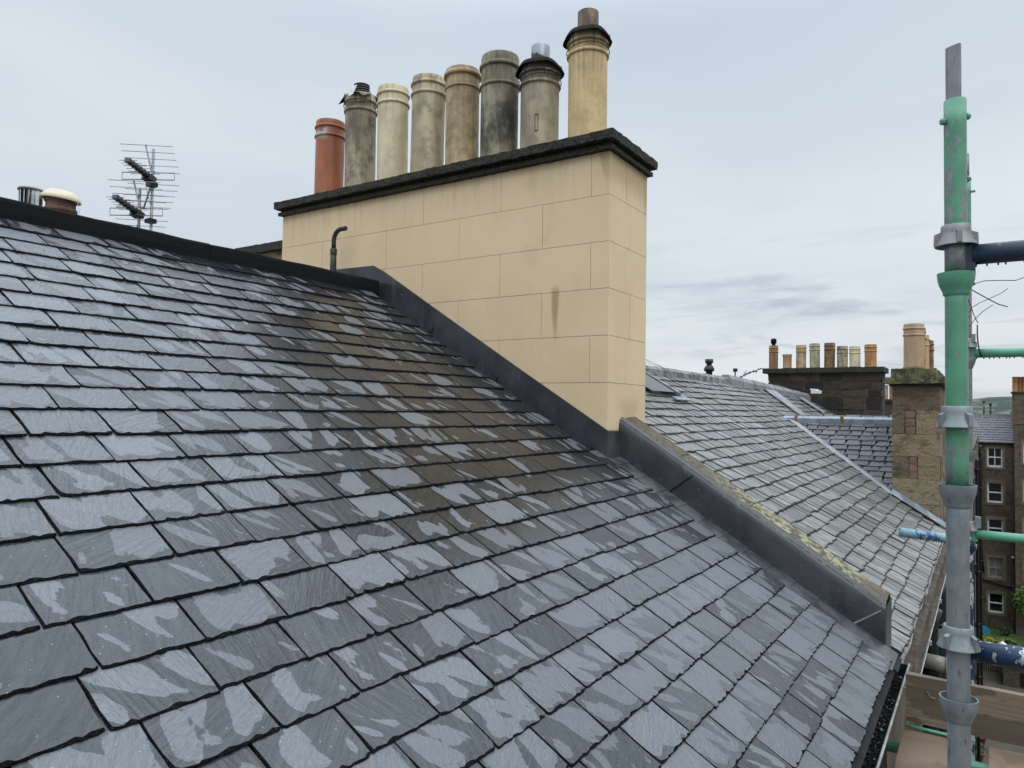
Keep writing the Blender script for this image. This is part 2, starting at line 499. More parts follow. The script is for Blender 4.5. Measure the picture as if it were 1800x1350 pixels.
c = b.mix(b.step(n2, 0.35, 0.65), (0.070, 0.055, 0.038), (0.135, 0.110, 0.075))
band = b.m('MULTIPLY', b.step(y, 1.55, 1.15), b.step(y, 0.50, 0.66))
c = b.mix(b.m('MULTIPLY', b.step(b.m('ADD', b.m('MULTIPLY', n2, 0.5), b.m('MULTIPLY', n1, 0.5)), 0.46, 0.56), band), c, (0.29, 0.275, 0.175))
c = b.mix(b.m('MULTIPLY', b.step(n1, 0.63, 0.70), 0.6), c, (0.36, 0.30, 0.19))
b.put(bs, 'Base Color', c)
bs.inputs['Roughness'].default_value = 0.9
bump(b, bs, n2, 0.8, 0.012)
pot_mat('terracotta', (0.43, 0.145, 0.060), (0.33, 0.098, 0.042), 0.12, None, 0.0, 0.42, patch=2.44)
pot_mat('old_terracotta', (0.215, 0.085, 0.045), (0.12, 0.050, 0.032), 0.6, None, 0.1)
pot_mat('pot_grey', (0.43, 0.365, 0.25), (0.22, 0.185, 0.12), 0.40, None, 0.5)
pot_mat('pot_cream', (0.70, 0.60, 0.40), (0.61, 0.51, 0.33), 0.10, None, 0.15)
pot_mat('pot_stone', (0.54, 0.455, 0.30), (0.41, 0.335, 0.215), 0.22, None, 0.35)
pot_mat('pot_tan', (0.56, 0.415, 0.235), (0.40, 0.285, 0.155), 0.30, None, 0.3)
pot_mat('pot_sooty', (0.34, 0.30, 0.20), (0.20, 0.175, 0.115), 0.96, (1.70, 2.05, 2.15, 2.52), 0.45)
pot_mat('pot_drab', (0.45, 0.38, 0.27), (0.31, 0.255, 0.18), 0.85, (2.20, 2.42, 2.56, 2.62), 0.15)
pot_mat('pot_buff', (0.66, 0.49, 0.25), (0.57, 0.41, 0.20), 0.65, (2.42, 2.54, 2.62, 2.68), 0.10)
pot_mat('pot_ochre', (0.46, 0.25, 0.09), (0.30, 0.16, 0.07), 0.35, None, 0.2)
pot_mat('pot_peach', (0.60, 0.38, 0.22), (0.52, 0.33, 0.19), 0.05, None, 0.0)
pot_mat('pot_orange', (0.50, 0.25, 0.08), (0.40, 0.21, 0.08), 0.18, None, 0.1)
pot_mat('pot_pale', (0.50, 0.45, 0.30), (0.40, 0.35, 0.23), 0.3, None, 0.2)
pot_mat('pot_brown', (0.34, 0.18, 0.06), (0.16, 0.08, 0.035), 0.5, None, 0.1)
pot_mat('pot_rosy', (0.50, 0.36, 0.235), (0.42, 0.265, 0.165), 0.12, None, 0.05)
simple('soot_black', (0.007, 0.007, 0.007), (0.016, 0.015, 0.015), 30.0, 0.9, spec=0.15)
simple('black_pipe', (0.016, 0.015, 0.014), (0.030, 0.028, 0.026), 30.0, 0.45, bs_=0.4)
simple('black_plastic', (0.012, 0.013, 0.016), None, 30.0, 0.35)
simple('rusty_steel', (0.060, 0.035, 0.026), (0.20, 0.135, 0.085), 22.0, 0.55, 0.3, 0.3, 0.002, (1, 1, 0.35))
m, b, bs = mat('half_rusted_steel')
p = pos(b)
x, y, z = b.sep(p)
k = b.m('ADD', b.m('MULTIPLY', b.m('SUBTRACT', b.noise(b.scale(p, (1, 1, 0.5)), 28.0, 4, 0.7), 0.5), 0.10), b.m('ADD', z, b.m('MULTIPLY', b.m('SUBTRACT', 2.72, y), 0.45)))
k = b.step(k, 2.575, 2.585)
b.put(bs, 'Base Color', b.mix(k, (0.050, 0.032, 0.026), (0.30, 0.33, 0.36)))
b.put(bs, 'Metallic', b.mixf(k, 0.1, 0.5))
b.put(bs, 'Roughness', b.mixf(k, 0.6, 0.35))
simple('silver_steel', (0.62, 0.64, 0.66), (0.40, 0.42, 0.44), 10.0, 0.28, 0.9, 0.0)
simple('cream_plastic', (0.66, 0.58, 0.42), (0.60, 0.52, 0.37), 9.0, 0.5)
simple('white_paint', (0.78, 0.79, 0.80), (0.66, 0.67, 0.67), 9.0, 0.5, bs_=0.05)
simple('aerial_metal', (0.30, 0.31, 0.33), (0.22, 0.23, 0.25), 20.0, 0.45, 0.6, 0.0)
flaked('green_paint_top', (0.095, 0.290, 0.180), (0.26, 0.27, 0.28), 0.36, 0.80, 0.60, 40.0)
flaked('green_paint_mid', (0.095, 0.290, 0.180), (0.25, 0.275, 0.275), -0.26, 0.25, 0.66, 55.0)
flaked('green_paint', (0.105, 0.320, 0.205), (0.27, 0.31, 0.29), None, None, 0.98, 34.0)
flaked('navy_paint', (0.018, 0.034, 0.066), (0.20, 0.20, 0.17), None, None, 0.86, 30.0)
flaked('blue_paint', (0.011, 0.027, 0.070), (0.50, 0.55, 0.60), None, None, 0.62, 30.0)
flaked('pale_blue_paint', (0.22, 0.34, 0.40), (0.06, 0.13, 0.26), None, None, 0.62, 40.0)
galv('galvanised_steel')
galv('galvanised_dull', (0.235, 0.240, 0.245))
wood_mat('toe_board_wood', (0.205, 0.160, 0.112), (0.140, 0.106, 0.072))
wood_mat('plywood', (0.185, 0.125, 0.085), (0.130, 0.085, 0.056), False)
stone_wall_mat('tenement_stone')
stone_wall_mat('rear_stone', 1.0, (0.22, 0.175, 0.115), (0.13, 0.10, 0.07), (0.16, 0.14, 0.11))
piece_stone('sooty_block', (0.012, 0.011, 0.010), (0.060, 0.045, 0.031), (0.012, 0.011, 0.010))
piece_stone('sooty_mortar', (0.15, 0.120, 0.085), (0.17, 0.135, 0.095), (0.075, 0.062, 0.048))
piece_stone('sand_block', (0.235, 0.175, 0.105), (0.310, 0.240, 0.150), (0.105, 0.082, 0.055), 7.0, 0.9, 0.035)
piece_stone('dark_sand_block', (0.145, 0.110, 0.070), (0.175, 0.135, 0.085), (0.058, 0.048, 0.036), 7.0, 0.9, 0.035)
piece_stone('red_stone', (0.185, 0.110, 0.078), (0.205, 0.135, 0.098), (0.13, 0.075, 0.055), 8.0)
piece_stone('rubble_stone', (0.34, 0.275, 0.175), (0.36, 0.29, 0.19), (0.15, 0.115, 0.075), 12.0, 1.0, 0.04)
piece_stone('margin_stone', (0.150, 0.120, 0.082), (0.175, 0.140, 0.098), (0.080, 0.065, 0.048), 3.0)
m, b, bs = mat('moss_stone')
p = pos(b)
n1 = b.noise(p, 9.0, 5, 0.65)
c = b.mix(b.step(n1, 0.40, 0.62), (0.055, 0.050, 0.028), (0.150, 0.150, 0.065))
c = b.mix(b.step(b.noise(p, 16.0, 4, 0.6), 0.6, 0.68), c, (0.22, 0.21, 0.16))
b.put(bs, 'Base Color', c)
bs.inputs['Roughness'].default_value = 0.95
bump(b, bs, b.noise(p, 30.0, 4, 0.7), 0.9, 0.02)
simple('far_roof_slate', (0.085, 0.085, 0.095), (0.14, 0.14, 0.15), 6.0, 0.6, bs_=0.3, bd=0.02)
m, b, bs = mat('window_glass')
bs.inputs['Base Color'].default_value = (0.010, 0.011, 0.012, 1)
bs.inputs['Roughness'].default_value = 0.04
simple('blind', (0.16, 0.155, 0.145), (0.10, 0.10, 0.095), 2.0, 0.8, bs_=0.0)
simple('gutter_mud', (0.090, 0.062, 0.036), (0.045, 0.033, 0.021), 9.0, 0.55, spec=0.3, bs_=0.6, bd=0.01)
simple('zinc_lip', (0.40, 0.40, 0.38), (0.24, 0.23, 0.21), 20.0, 0.6, 0.2)
simple('wet_debris', (0.010, 0.010, 0.009), (0.035, 0.030, 0.024), 40.0, 0.25, bs_=0.5)
simple('black_liner', (0.012, 0.014, 0.018), (0.020, 0.023, 0.028), 12.0, 0.4)
simple('grass', (0.045, 0.105, 0.020), (0.085, 0.155, 0.030), 0.9, 0.9, bs_=0.9, bd=0.15, bsc=6.0)
simple('ground_earth', (0.060, 0.052, 0.038), (0.095, 0.085, 0.062), 0.5, 0.9)
simple('leaf_green', (0.060, 0.115, 0.022), (0.12, 0.19, 0.035), 1.4, 0.6, bs_=0.0)
simple('leaf_yellow', (0.30, 0.33, 0.04), (0.16, 0.21, 0.04), 1.6, 0.6, bs_=0.0)
simple('leaf_dark', (0.035, 0.070, 0.018), (0.07, 0.12, 0.03), 1.4, 0.6, bs_=0.0)
simple('bark', (0.06, 0.045, 0.03), None, 6.0, 0.9)
simple('hill_wood', (0.030, 0.044, 0.040), (0.120, 0.140, 0.100), 0.035, 0.95, bs_=0.8, bd=12.0, bsc=0.08, stretch=(1, 1, 3.0), lo=0.44, hi=0.58)
simple('fence_wood', (0.085, 0.066, 0.045), (0.055, 0.042, 0.03), 9.0, 0.8)
simple('shed_roof', (0.075, 0.070, 0.062), (0.11, 0.105, 0.095), 2.0, 0.8)
simple('blue_plastic', (0.03, 0.25, 0.42), None, 5.0, 0.4, bs_=0.0)
simple('pvc_grey', (0.30, 0.29, 0.26), (0.20, 0.19, 0.17), 12.0, 0.5)
simple('wire_black', (0.020, 0.020, 0.024), None, 40.0, 0.5, bs_=0.0)
simple('wire_blue', (0.045, 0.05, 0.11), None, 40.0, 0.5, bs_=0.0)
simple('cable_pale', (0.55, 0.57, 0.60), None, 40.0, 0.5, bs_=0.0)
simple('vent_green', (0.020, 0.032, 0.030), None, 10.0, 0.5, bs_=0.0)

# ------------------------------------------------------------------ mesh helpers
ORG = {}


class MB:
    def __init__(self):
        self.v, self.f, self.mi, self.uv, self.rn, self.sm = [], [], [], {}, [], []

    def add(self, vs, fs, mi=0, smooth=False, rn=0.0):
        o = len(self.v)
        self.v += [tuple(p) for p in vs]
        for q in fs:
            self.f.append(tuple(o + i for i in q))
            self.mi.append(mi)
            self.sm.append(smooth)
            self.rn.append(rn)
        return o

    def box(self, x0, x1, y0, y1, z0, z1, mi=0):
        vs = [(x0, y0, z0), (x1, y0, z0), (x1, y1, z0), (x0, y1, z0), (x0, y0, z1), (x1, y0, z1), (x1, y1, z1), (x0, y1, z1)]
        self.add(vs, [(0, 3, 2, 1), (4, 5, 6, 7), (0, 1, 5, 4), (1, 2, 6, 5), (2, 3, 7, 6), (3, 0, 4, 7)], mi)

    def obox(self, c, ax, ay, az, hx, hy, hz, mi=0):
        c, ax, ay, az = Vector(c), Vector(ax).normalized(), Vector(ay).normalized(), Vector(az).normalized()
        vs = [c + ax * (sx * hx) + ay * (sy * hy) + az * (sz * hz) for sz in (-1, 1) for sx, sy in ((-1, -1), (1, -1), (1, 1), (-1, 1))]
        self.add(vs, [(0, 3, 2, 1), (4, 5, 6, 7), (0, 1, 5, 4), (1, 2, 6, 5), (2, 3, 7, 6), (3, 0, 4, 7)], mi)

    def prism(self, pts, d, mi=0):
        """polygon swept by d, closed"""
        n = len(pts)
        d = Vector(d)
        a = [Vector(p) for p in pts]
        self.add(a + [p + d for p in a], [tuple(range(n))[::-1], tuple(range(n, 2 * n))] + [(i, (i + 1) % n, n + (i + 1) % n, n + i) for i in range(n)], mi)

    def lathe(self, prof, c, seg=28, mi=0, smooth=True, axis=(0, 0, 1), jit=0.0):
        """prof: (radius, height) pairs; a repeated point makes a crease"""
        az = Vector(axis).normalized()
        ax = az.orthogonal().normalized()
        ay = az.cross(ax)
        c = Vector(c)
        vs = []
        for r, h in prof:
            for i in range(seg):
                t = 2 * math.pi * i / seg
                rr = r * (1 + (U(-jit, jit) if jit else 0))
                vs.append(c + az * h + (ax * math.cos(t) + ay * math.sin(t)) * rr)
        fs = []
        for k in range(len(prof) - 1):
            if prof[k] == prof[k + 1]:
                continue
            for i in range(seg):
                j = (i + 1) % seg
                fs.append((k * seg + i, k * seg + j, (k + 1) * seg + j, (k + 1) * seg + i))
        self.add(vs, fs, mi, smooth)

    def tube(self, pts, r, seg=10, mi=0, smooth=True, cap=True):
        pts = [Vector(p) for p in pts]
        vs, fs = [], []
        prev = None
        for i, p in enumerate(pts):
            d = (pts[min(i + 1, len(pts) - 1)] - pts[max(i - 1, 0)]).normalized()
            ax = d.orthogonal().normalized() if prev is None else (prev - d * prev.dot(d)).normalized()
            prev = ax
            ay = d.cross(ax)
            rr = r[i] if isinstance(r, (list, tuple)) else r
            for k in range(seg):
                t = 2 * math.pi * k / seg
                vs.append(p + (ax * math.cos(t) + ay * math.sin(t)) * rr)
        for i in range(len(pts) - 1):
            for k in range(seg):
                j = (k + 1) % seg
                fs.append((i * seg + k, i * seg + j, (i + 1) * seg + j, (i + 1) * seg + k))
        o = self.add(vs, fs, mi, smooth)
        if cap:
            n = len(pts)
            self.f += [tuple(o + k for k in range(seg))[::-1], tuple(o + (n - 1) * seg + k for k in range(seg))]
            self.mi += [mi, mi]
            self.sm += [False, False]
            self.rn += [0.0, 0.0]

    def loft(self, rings, mi=0, smooth=False, closed=True, caps=True):
        n = len(rings[0])
        vs = [p for r in rings for p in r]
        fs = []
        for i in range(len(rings) - 1):
            for k in range(n if closed else n - 1):
                j = (k + 1) % n
                fs.append((i * n + k, i * n + j, (i + 1) * n + j, (i + 1) * n + k))
        if caps and closed:
            fs += [tuple(range(n))[::-1], tuple((len(rings) - 1) * n + k for k in range(n))]
        self.add(vs, fs, mi, smooth)

    def mesh(self, name, mats, org=(0, 0, 0)):
        me = bpy.data.meshes.new(name)
        ox, oy, oz = org
        me.from_pydata([(x - ox, y - oy, z - oz) for x, y, z in self.v], [], self.f)
        for mm in (mats if isinstance(mats, (list, tuple)) else [mats]):
            me.materials.append(MATS[mm])
        me.polygons.foreach_set('material_index', self.mi)
        me.polygons.foreach_set('use_smooth', self.sm)
        me.update()
        return me


def link(o, parent=None):
    col.objects.link(o)
    if parent is not None:
        o.parent = parent
    return o


def setp(o, label=None, cat=None, group=None, kind=None):
    if label:
        o['label'] = label
    if cat:
        o['category'] = cat
    if group:
        o['group'] = group
    if kind:
        o['kind'] = kind
    return o


def thing(name, loc, label, cat, group=None):
    o = bpy.data.objects.new(name, None)
    o.empty_display_size = 0.1
    o.location = loc
    ORG[o.name] = tuple(loc)
    link(o)
    return setp(o, label, cat, group)


def part(name, mb, mats, parent, label=None, kind=None, fix=True):
    org = ORG[parent.name]
    me = mb.mesh(name, mats, org)
    if fix:
        fixn(me)
    o = bpy.data.objects.new(name, me)
    link(o, parent)
    ORG[o.name] = org
    return setp(o, label, None, None, kind)


def solo(name, mb, mats, loc, label=None, cat=None, group=None, kind=None, fix=True):
    me = mb.mesh(name, mats, loc)
    if fix:
        fixn(me)
    o = bpy.data.objects.new(name, me)
    o.location = loc
    ORG[o.name] = tuple(loc)
    link(o)
    return setp(o, label, cat, group, kind)


def fixn(me):
    import bmesh
    bm = bmesh.new()
    bm.from_mesh(me)
    bmesh.ops.recalc_face_normals(bm, faces=bm.faces)
    bm.to_mesh(me)
    bm.free()


# ------------------------------------------------------------------ slates
def slate_shape(wd, ln, th, rng, rough=1.0, ntail=17):
    """one slate: tail edge at y=0, x across; ragged dressed edges with a chipped bevel"""
    tail = []
    hw = wd / 2
    for i in range(ntail):
        x = -hw + wd * i / (ntail - 1)
        y = rng.uniform(-.0016, .0016) * rough
        if 0 < i < ntail - 1:
            x += rng.uniform(-.3, .3) * wd / ntail
            if rng.random() < .25:
                y += rng.uniform(.001, .0045) * rough
        tail.append((x, y))
    if rng.random() < .25:
        tail[0] = (tail[0][0] + .004 * rough, tail[0][1] + .006 * rough)
    if rng.random() < .25:
        tail[-1] = (tail[-1][0] - .004 * rough, tail[-1][1] + .006 * rough)
    right = [(hw + rng.uniform(-.003, .0006) * rough, ln * t) for t in (.22, .42, .62)]
    left = [(-hw + rng.uniform(-.0006, .003) * rough, ln * t) for t in (.62, .42, .22)]
    out = tail + right + [(hw, ln), (-hw, ln)] + left
    n = len(out)
    top = []
    for i, (x, y) in enumerate(out):
        if i < ntail:
            iy = rng.uniform(.0015, .006) * rough if rng.random() < .75 else rng.uniform(.006, .013) * rough
            ix = 0
            if i == 0:
                ix = rng.uniform(.001, .005)
            if i == ntail - 1:
                ix = -rng.uniform(.001, .005)
            top.append((x + ix, y + iy))
        elif y >= ln:
            top.append((x, y))
        else:
            ix = rng.uniform(.0008, .005) * rough
            top.append((x - ix if x > 0 else x + ix, y))
    vs = [(x, y, th) for x, y in top] + [(x, y, th * .42) for x, y in out] + [(x, y, 0) for x, y in out]
    fs = [tuple(range(n))]
    mi = [0]
    for i in range(n):
        j = (i + 1) % n
        if i == ntail + 3:       # hidden head edge
            continue
        fs.append((n + i, n + j, j, i))
        mi.append(1)
        fs.append((2 * n + i, 2 * n + j, n + j, n + i))
        mi.append(1)
    return vs, fs, mi


def slate_mesh(name, data, mats, seeds=None):
    """data: list of (verts3d, faces, mi, uvs, rnd)"""
    V, F, MI, UVS, RN = [], [], [], [], []
    for vs, fs, mi, uv, rv in data:
        o = len(V)
        V += vs
        for q, k in zip(fs, mi):
            F.append(tuple(o + i for i in q))
            MI.append(k)
            RN.append(rv)
            UVS += [uv[i] for i in q]
    me = bpy.data.meshes.new(name)
    me.from_pydata(V, [], F)
    for mm in mats:
        me.materials.append(MATS[mm])
    me.polygons.foreach_set('material_index', MI)
    ul = me.uv_layers.new(name='UVMap')
    ul.data.foreach_set('uv', [c for p in UVS for c in p])
    at = me.attributes.new('rnd', 'FLOAT', 'FACE')
    at.data.foreach_set('value', RN)
    me.update()
    return me


def px_of(p):
    z = p.dot(CAM_F)
    if z < .1:
        return None
    return (900 + FPX * p.dot(CAM_R) / z, 675 - FPX * p.dot(CAM_U) / z, z)


def lay_slates(root, specs, mats, wd0, ln, th, rough, ex, ey, ez, limit, nvar, rng, stuffname):
    """specs: (tail position, width, roll) -> separate slates for the `limit` that show largest, the rest joined"""
    var = []
    for k in range(nvar):
        vs, fs, mi = slate_shape(wd0, ln, th, rng, rough)
        var.append((vs, fs, mi, slate_mesh('slate', [(vs, fs, mi, [(v[0], v[1]) for v in vs], 0.0)], mats)))
    org = Vector(ORG[root.name])
    scored = []
    for sp in specs:
        c = Vector(sp[0]) + ey * .07
        q = px_of(c)
        s = 0
        if q:
            mg = 60
            inside = -mg < q[0] < 1800 + mg and -mg < q[1] < 1350 + mg
            s = sp[1] * abs(ez.dot(c.normalized())) / q[2] ** 2 * (1 if inside else 1e-4)
            if len(sp) > 3:
                s *= sp[3]
        scored.append((s, sp))
    scored.sort(key=lambda t: -t[0])
    rest = []
    for i, (s, sp) in enumerate(scored):
        tail, wd, roll = sp[:3]
        k = rng.randrange(nvar)
        tilt = sp[4] if len(sp) > 4 else 0.0
        cx, sx = math.cos(roll), math.sin(roll)
        ax = ex * cx + ey * sx
        ay = ey * cx - ex * sx
        az = (ez + ex * rng.uniform(-.008, .008) + ey * rng.uniform(-.006, .006)).normalized()
        M = Matrix(((ax.x * wd / wd0, ay.x, az.x, 0), (ax.y * wd / wd0, ay.y, az.y, 0), (ax.z * wd / wd0, ay.z, az.z, 0), (0, 0, 0, 1)))
        lift = Vector(tail)
        if i < limit:
            o = bpy.data.objects.new('slate', var[k][3])
            link(o, root)
            M2 = M.copy()
            M2.translation = lift - org
            o.matrix_local = M2
        else:
            vs, fs, mi, _ = var[k]
            wv = [tuple(M.to_3x3() @ Vector(v) + lift - org) for v in vs]
            rest.append((wv, fs, mi, [(v[0], v[1]) for v in vs], rng.random()))
    if rest:
        o = bpy.data.objects.new(stuffname, slate_mesh(stuffname, rest, mats))
        link(o, root)
        o['kind'] = 'stuff'


EX = Vector((1, 0, 0))
S = 0.60
CS, SS = 1 / math.hypot(1, S), S / math.hypot(1, S)
EY = Vector((0, CS, SS))                      # up the slope
EZ = Vector((0, -SS, CS))


def on_roof(x, s, h=0.0, z0=-1.5006):
    return Vector((x, s * CS, z0 + S * s * CS)) + EZ * h


# ground -------------------------------------------------------------
GZ = -15.2
g = MB()
g.add([(-900, -1500, GZ), (3500, -1500, GZ), (3500, 1500, GZ), (-900, 1500, GZ)], [(0, 1, 2, 3)])
solo('ground', g, 'ground_earth', (0, 0, GZ), 'dark garden ground far below the roofs', None, None, 'structure')
g = MB()
nx, ny = 24, 20
vs = [(55.6 + 6.3 * i / nx, -9 + 10.2 * j / ny, GZ + .02 + U(0, .05)) for i in range(nx + 1) for j in range(ny + 1)]
g.add(vs, [(i * (ny + 1) + j, (i + 1) * (ny + 1) + j, (i + 1) * (ny + 1) + j + 1, i * (ny + 1) + j + 1) for i in range(nx) for j in range(ny)])
solo('lawn', g, 'grass', (58.5, -4, GZ), 'green mown lawn below the stone tenement', None, None, 'structure')
g = MB()
NXH, NYH = 60, 14
vs = []
for i in range(NXH + 1):
    yy = -520 + 1000 * i / NXH
    top = 17 + 9 * math.exp(-((yy + 32) / 45) ** 2) + 5 * math.sin(yy / 70) - max(0, yy) * 0.04
    for j in range(NYH + 1):
        t = j / NYH
        zz = GZ + (top - GZ) * (1 - (1 - t) ** 1.6)
        zz += 2.6 * mnoise.noise((yy * .035, t * 5, 3)) * (t > 0) + (1.1 * mnoise.noise((yy * .3, t * 9, 1)) if t > 0 else 0)
        vs.append((860 + 240 * t, yy, zz))
for i in range(NXH + 1):
    yy = -520 + 1000 * i / NXH
    vs.append((1500, yy, GZ))
fs = [(i * (NYH + 1) + j, i * (NYH + 1) + j + 1, (i + 1) * (NYH + 1) + j + 1, (i + 1) * (NYH + 1) + j) for i in range(NXH) for j in range(NYH)]
bb = (NXH + 1) * (NYH + 1)
fs += [(i * (NYH + 1) + NYH, bb + i, bb + i + 1, (i + 1) * (NYH + 1) + NYH) for i in range(NXH)]
g.add(vs, fs, 0, True)
solo('hill', g, 'hill_wood', (1000, -20, GZ), 'wooded green hill on the horizon', None, None, 'structure')

# ------------------------------------------------------------------ near roof with new slates
roof = thing('slate_roof', (2.0, 2.4, -0.06), 'wet new grey slate roof with black ridge, nearest the camera', 'roof')
d = MB()
bs0, bs1 = 0.44, 4.62
pa = [on_roof(-1.2, bs0, -.022), on_roof(4.15, bs0, -.022), on_roof(4.15, bs1, -.022), on_roof(-1.2, bs1, -.022)]
d.prism(pa, -EZ * .05)
part('roof_deck', d, 'under_roof', roof)
d = MB()
yb = 4.0
d.prism([(-1.2, yb, .874), (4.1, yb, .874), (4.1, 8.3, -1.70), (-1.2, 8.3, -1.70)], (0, -.02, -.05))
part('back_slope', d, 'weathered_slate', roof)
GA = 0.1485
WD = 0.240
rng = random.Random(11)
specs = []
for k in range(28):
    s = .475 + GA * k
    xe = 4.115 if k <= 11 else 4.010
    x = xe + .004
    x -= WD * (1.0 if k % 2 == 0 else .52) if True else 0
    first = True
    xr = xe
    while xr > -0.9:
        wd = WD + rng.uniform(-.012, .012)
        if first and k % 2:
            wd = .155
        first = False
        cx = xr - wd / 2
        xr -= wd + rng.uniform(.0005, .0022)
        h = .006 + rng.uniform(-.001, .0025)
        specs.append((on_roof(cx, s + rng.uniform(-.004, .004), h), wd, rng.uniform(-.006, .006), 1.0))
ey_t = (EY + EZ * -0.055).normalized()
ez_t = EX.cross(ey_t)
lay_slates(roof, specs, ['new_slate', 'slate_edge'], WD, .245, .0078, 0.85, EX, ey_t, ez_t, 300, 14, rng, 'slate_remainder')
# ridge: felt covered roll in three lengths
for x0, x1 in ((-1.2, .95), (.953, 2.62), (2.623, 4.085)):
    d = MB()
    prof = [(3.952, .868), (3.948, .915), (3.950, .962), (3.953, .973), (3.962, .981), (4.03, .990), (4.10, .984), (4.124, .965), (4.13, .868)]
    nst = 10
    d.loft([[(x0 + (x1 - x0) * i / nst, y + U(-.002, .002), z + U(-.002, .002) + .003 * math.sin((x0 + i) * 1.7)) for y, z in prof] for i in range(nst + 1)], 0, False)
    part('ridge_cap', d, 'ridge_felt', roof)
# eaves gutter of the near roof
gut = thing('roof_gutter', (3.0, .33, -1.36), 'black half round gutter full of wet debris under the new slates', 'gutter')


def half_round(mb, x0, x1, yc, zc, r, th=.004, n=10, cut0=0.0, cut1=math.pi, steps=8, sag=.004):
    rings = []
    for i in range(steps + 1):
        x = x0 + (x1 - x0) * i / steps
        dz = U(-sag, sag)
        o = [(x, yc - math.cos(cut0 + (cut1 - cut0) * k / n) * r, zc + dz - math.sin(cut0 + (cut1 - cut0) * k / n) * r) for k in range(n + 1)]
        q = [(x, yc - math.cos(cut0 + (cut1 - cut0) * k / n) * (r - th), zc + dz - math.sin(cut0 + (cut1 - cut0) * k / n) * (r - th)) for k in range(n, -1, -1)]
        rings.append(o + q)
    mb.loft(rings, 0, True)


d = MB()
half_round(d, -1.0, 4.40, .418, -1.330, .070)
part('trough', d, 'black_liner', gut)
d = MB()
d.tube([(-1.0, .348, -1.327), (1.5, .348, -1.329), (4.40, .348, -1.327)], .0055, 8)
part('rim', d, 'zinc_lip', gut)
d = MB()
for i in range(900):
    x = U(1.2, 4.3)
    y = .418 + U(-.045, .045)
    z = -1.380 + U(0, .022)
    r = U(.003, .010)
    a = Vector((U(-1, 1), U(-1, 1), U(-.4, .4))).normalized()
    d.obox((x, y, z), a, a.cross((0, 0, 1)), a.cross(a.cross((0, 0, 1))), r, r * U(.3, .8), r * .4)
part('debris', d, 'wet_debris', gut, kind='stuff')
d = MB()
d.box(4.392, 4.40, .355, .482, -1.396, -1.330)
part('stop_end', d, 'black_liner', gut)

# ------------------------------------------------------------------ the chimney
YC, YL = 2.003, 5.185
X0, X1 = 4.14, 4.743
ch = thing('chimney_stack', (4.44, 3.6, 0), 'broad cream rendered chimney stack between the two slate roofs', 'chimney')
d = MB()
d.box(X0 + .012, X1 - .012, YC + .012, YL, -1.3, 1.664)
part('core', d, 'render_joint', ch)
JZ = [1.664, 1.383, 1.0803, .7776, .4749, .1722, -.1305, -.4332]
even = [5.036, 4.287, 3.559, 2.846, 2.134]
odd = [4.665, 3.936, 3.212, 2.501]
gp = .0014
for i in range(7):
    z1, z0 = JZ[i] - gp, JZ[i + 1] + gp
    js = [YL + .0005] + (even if i % 2 == 0 else odd) + [YC + .0125]
    for k in range(len(js) - 1):
        d = MB()
        ya, yb_ = js[k + 1] + gp, js[k] - gp
        if k == len(js) - 2:
            ya = YC
        dz = U(-.0006, .0006)
        d.box(X0 + dz, X0 + .0125, ya, yb_, z0, z1)
        part('render_block', d, 'cream_render', ch)
    xj = 4.464 if i % 2 else 4.40
    for xa, xb in ((X0 + .0132, xj - gp), (xj + gp, X1)):
        d = MB()
        d.box(xa, xb, YC + U(-.0006, .0006), YC + .0125, z0, z1)
        part('render_block', d, 'cream_render', ch)
d = MB()
d.box(X1 - .0118, X1, YC + .013, YL, -1.0, 1.638)
d.box(X0 + .013, X1 - .0122, YL + .001, YL + .012, -1.0, 1.638)
part('render_back', d, 'cream_render', ch)


def rough_box(mb, x0, x1, y0, y1, z0, z1, step, amp, seed=0):
    """box with a fine grid on each face, pushed about for a crusty outline"""
    def face(o, a, bb_):
        a, bb_, o = Vector(a), Vector(bb_), Vector(o)
        na, nb = max(1, int(a.length / step)), max(1, int(bb_.length / step))
        vs = []
        for i in range(na + 1):
            for j in range(nb + 1):
                p = o + a * (i / na) + bb_ * (j / nb)
                n1 = mnoise.noise_vector(p * 21 + Vector((seed, 0, 0))) * amp
                n2 = mnoise.noise_vector(p * 60 + Vector((seed, 5, 0))) * amp * .6
                vs.append(p + n1 + n2)
        mb.add(vs, [(i * (nb + 1) + j, (i + 1) * (nb + 1) + j, (i + 1) * (nb + 1) + j + 1, i * (nb + 1) + j + 1) for i in range(na) for j in range(nb)], 0, False)
    X, Y, Z = (x1 - x0, 0, 0), (0, y1 - y0, 0), (0, 0, z1 - z0)
    face((x0, y0, z0), Y, Z)
    face((x1, y0, z0), Y, Z)
    face((x0, y0, z0), X, Z)
    face((x0, y1, z0), X, Z)
    face((x0, y0, z1), X, Y)
    face((x0, y0, z0), X, Y)


d = MB()
rough_box(d, 4.063, 4.796, 1.945, 5.215, 1.716, 1.774, .022, .0055, 1)
part('coping_slab', d, 'mossy_coping', ch)
d = MB()
rough_box(d, 4.098, 4.772, 1.970, 5.198, 1.662, 1.690, .024, .004, 2)
rough_box(d, 4.122, 4.755, 1.988, 5.192, 1.691, 1.7155, .05, .002, 3)
part('coping_moulding', d, 'mossy_coping', ch)
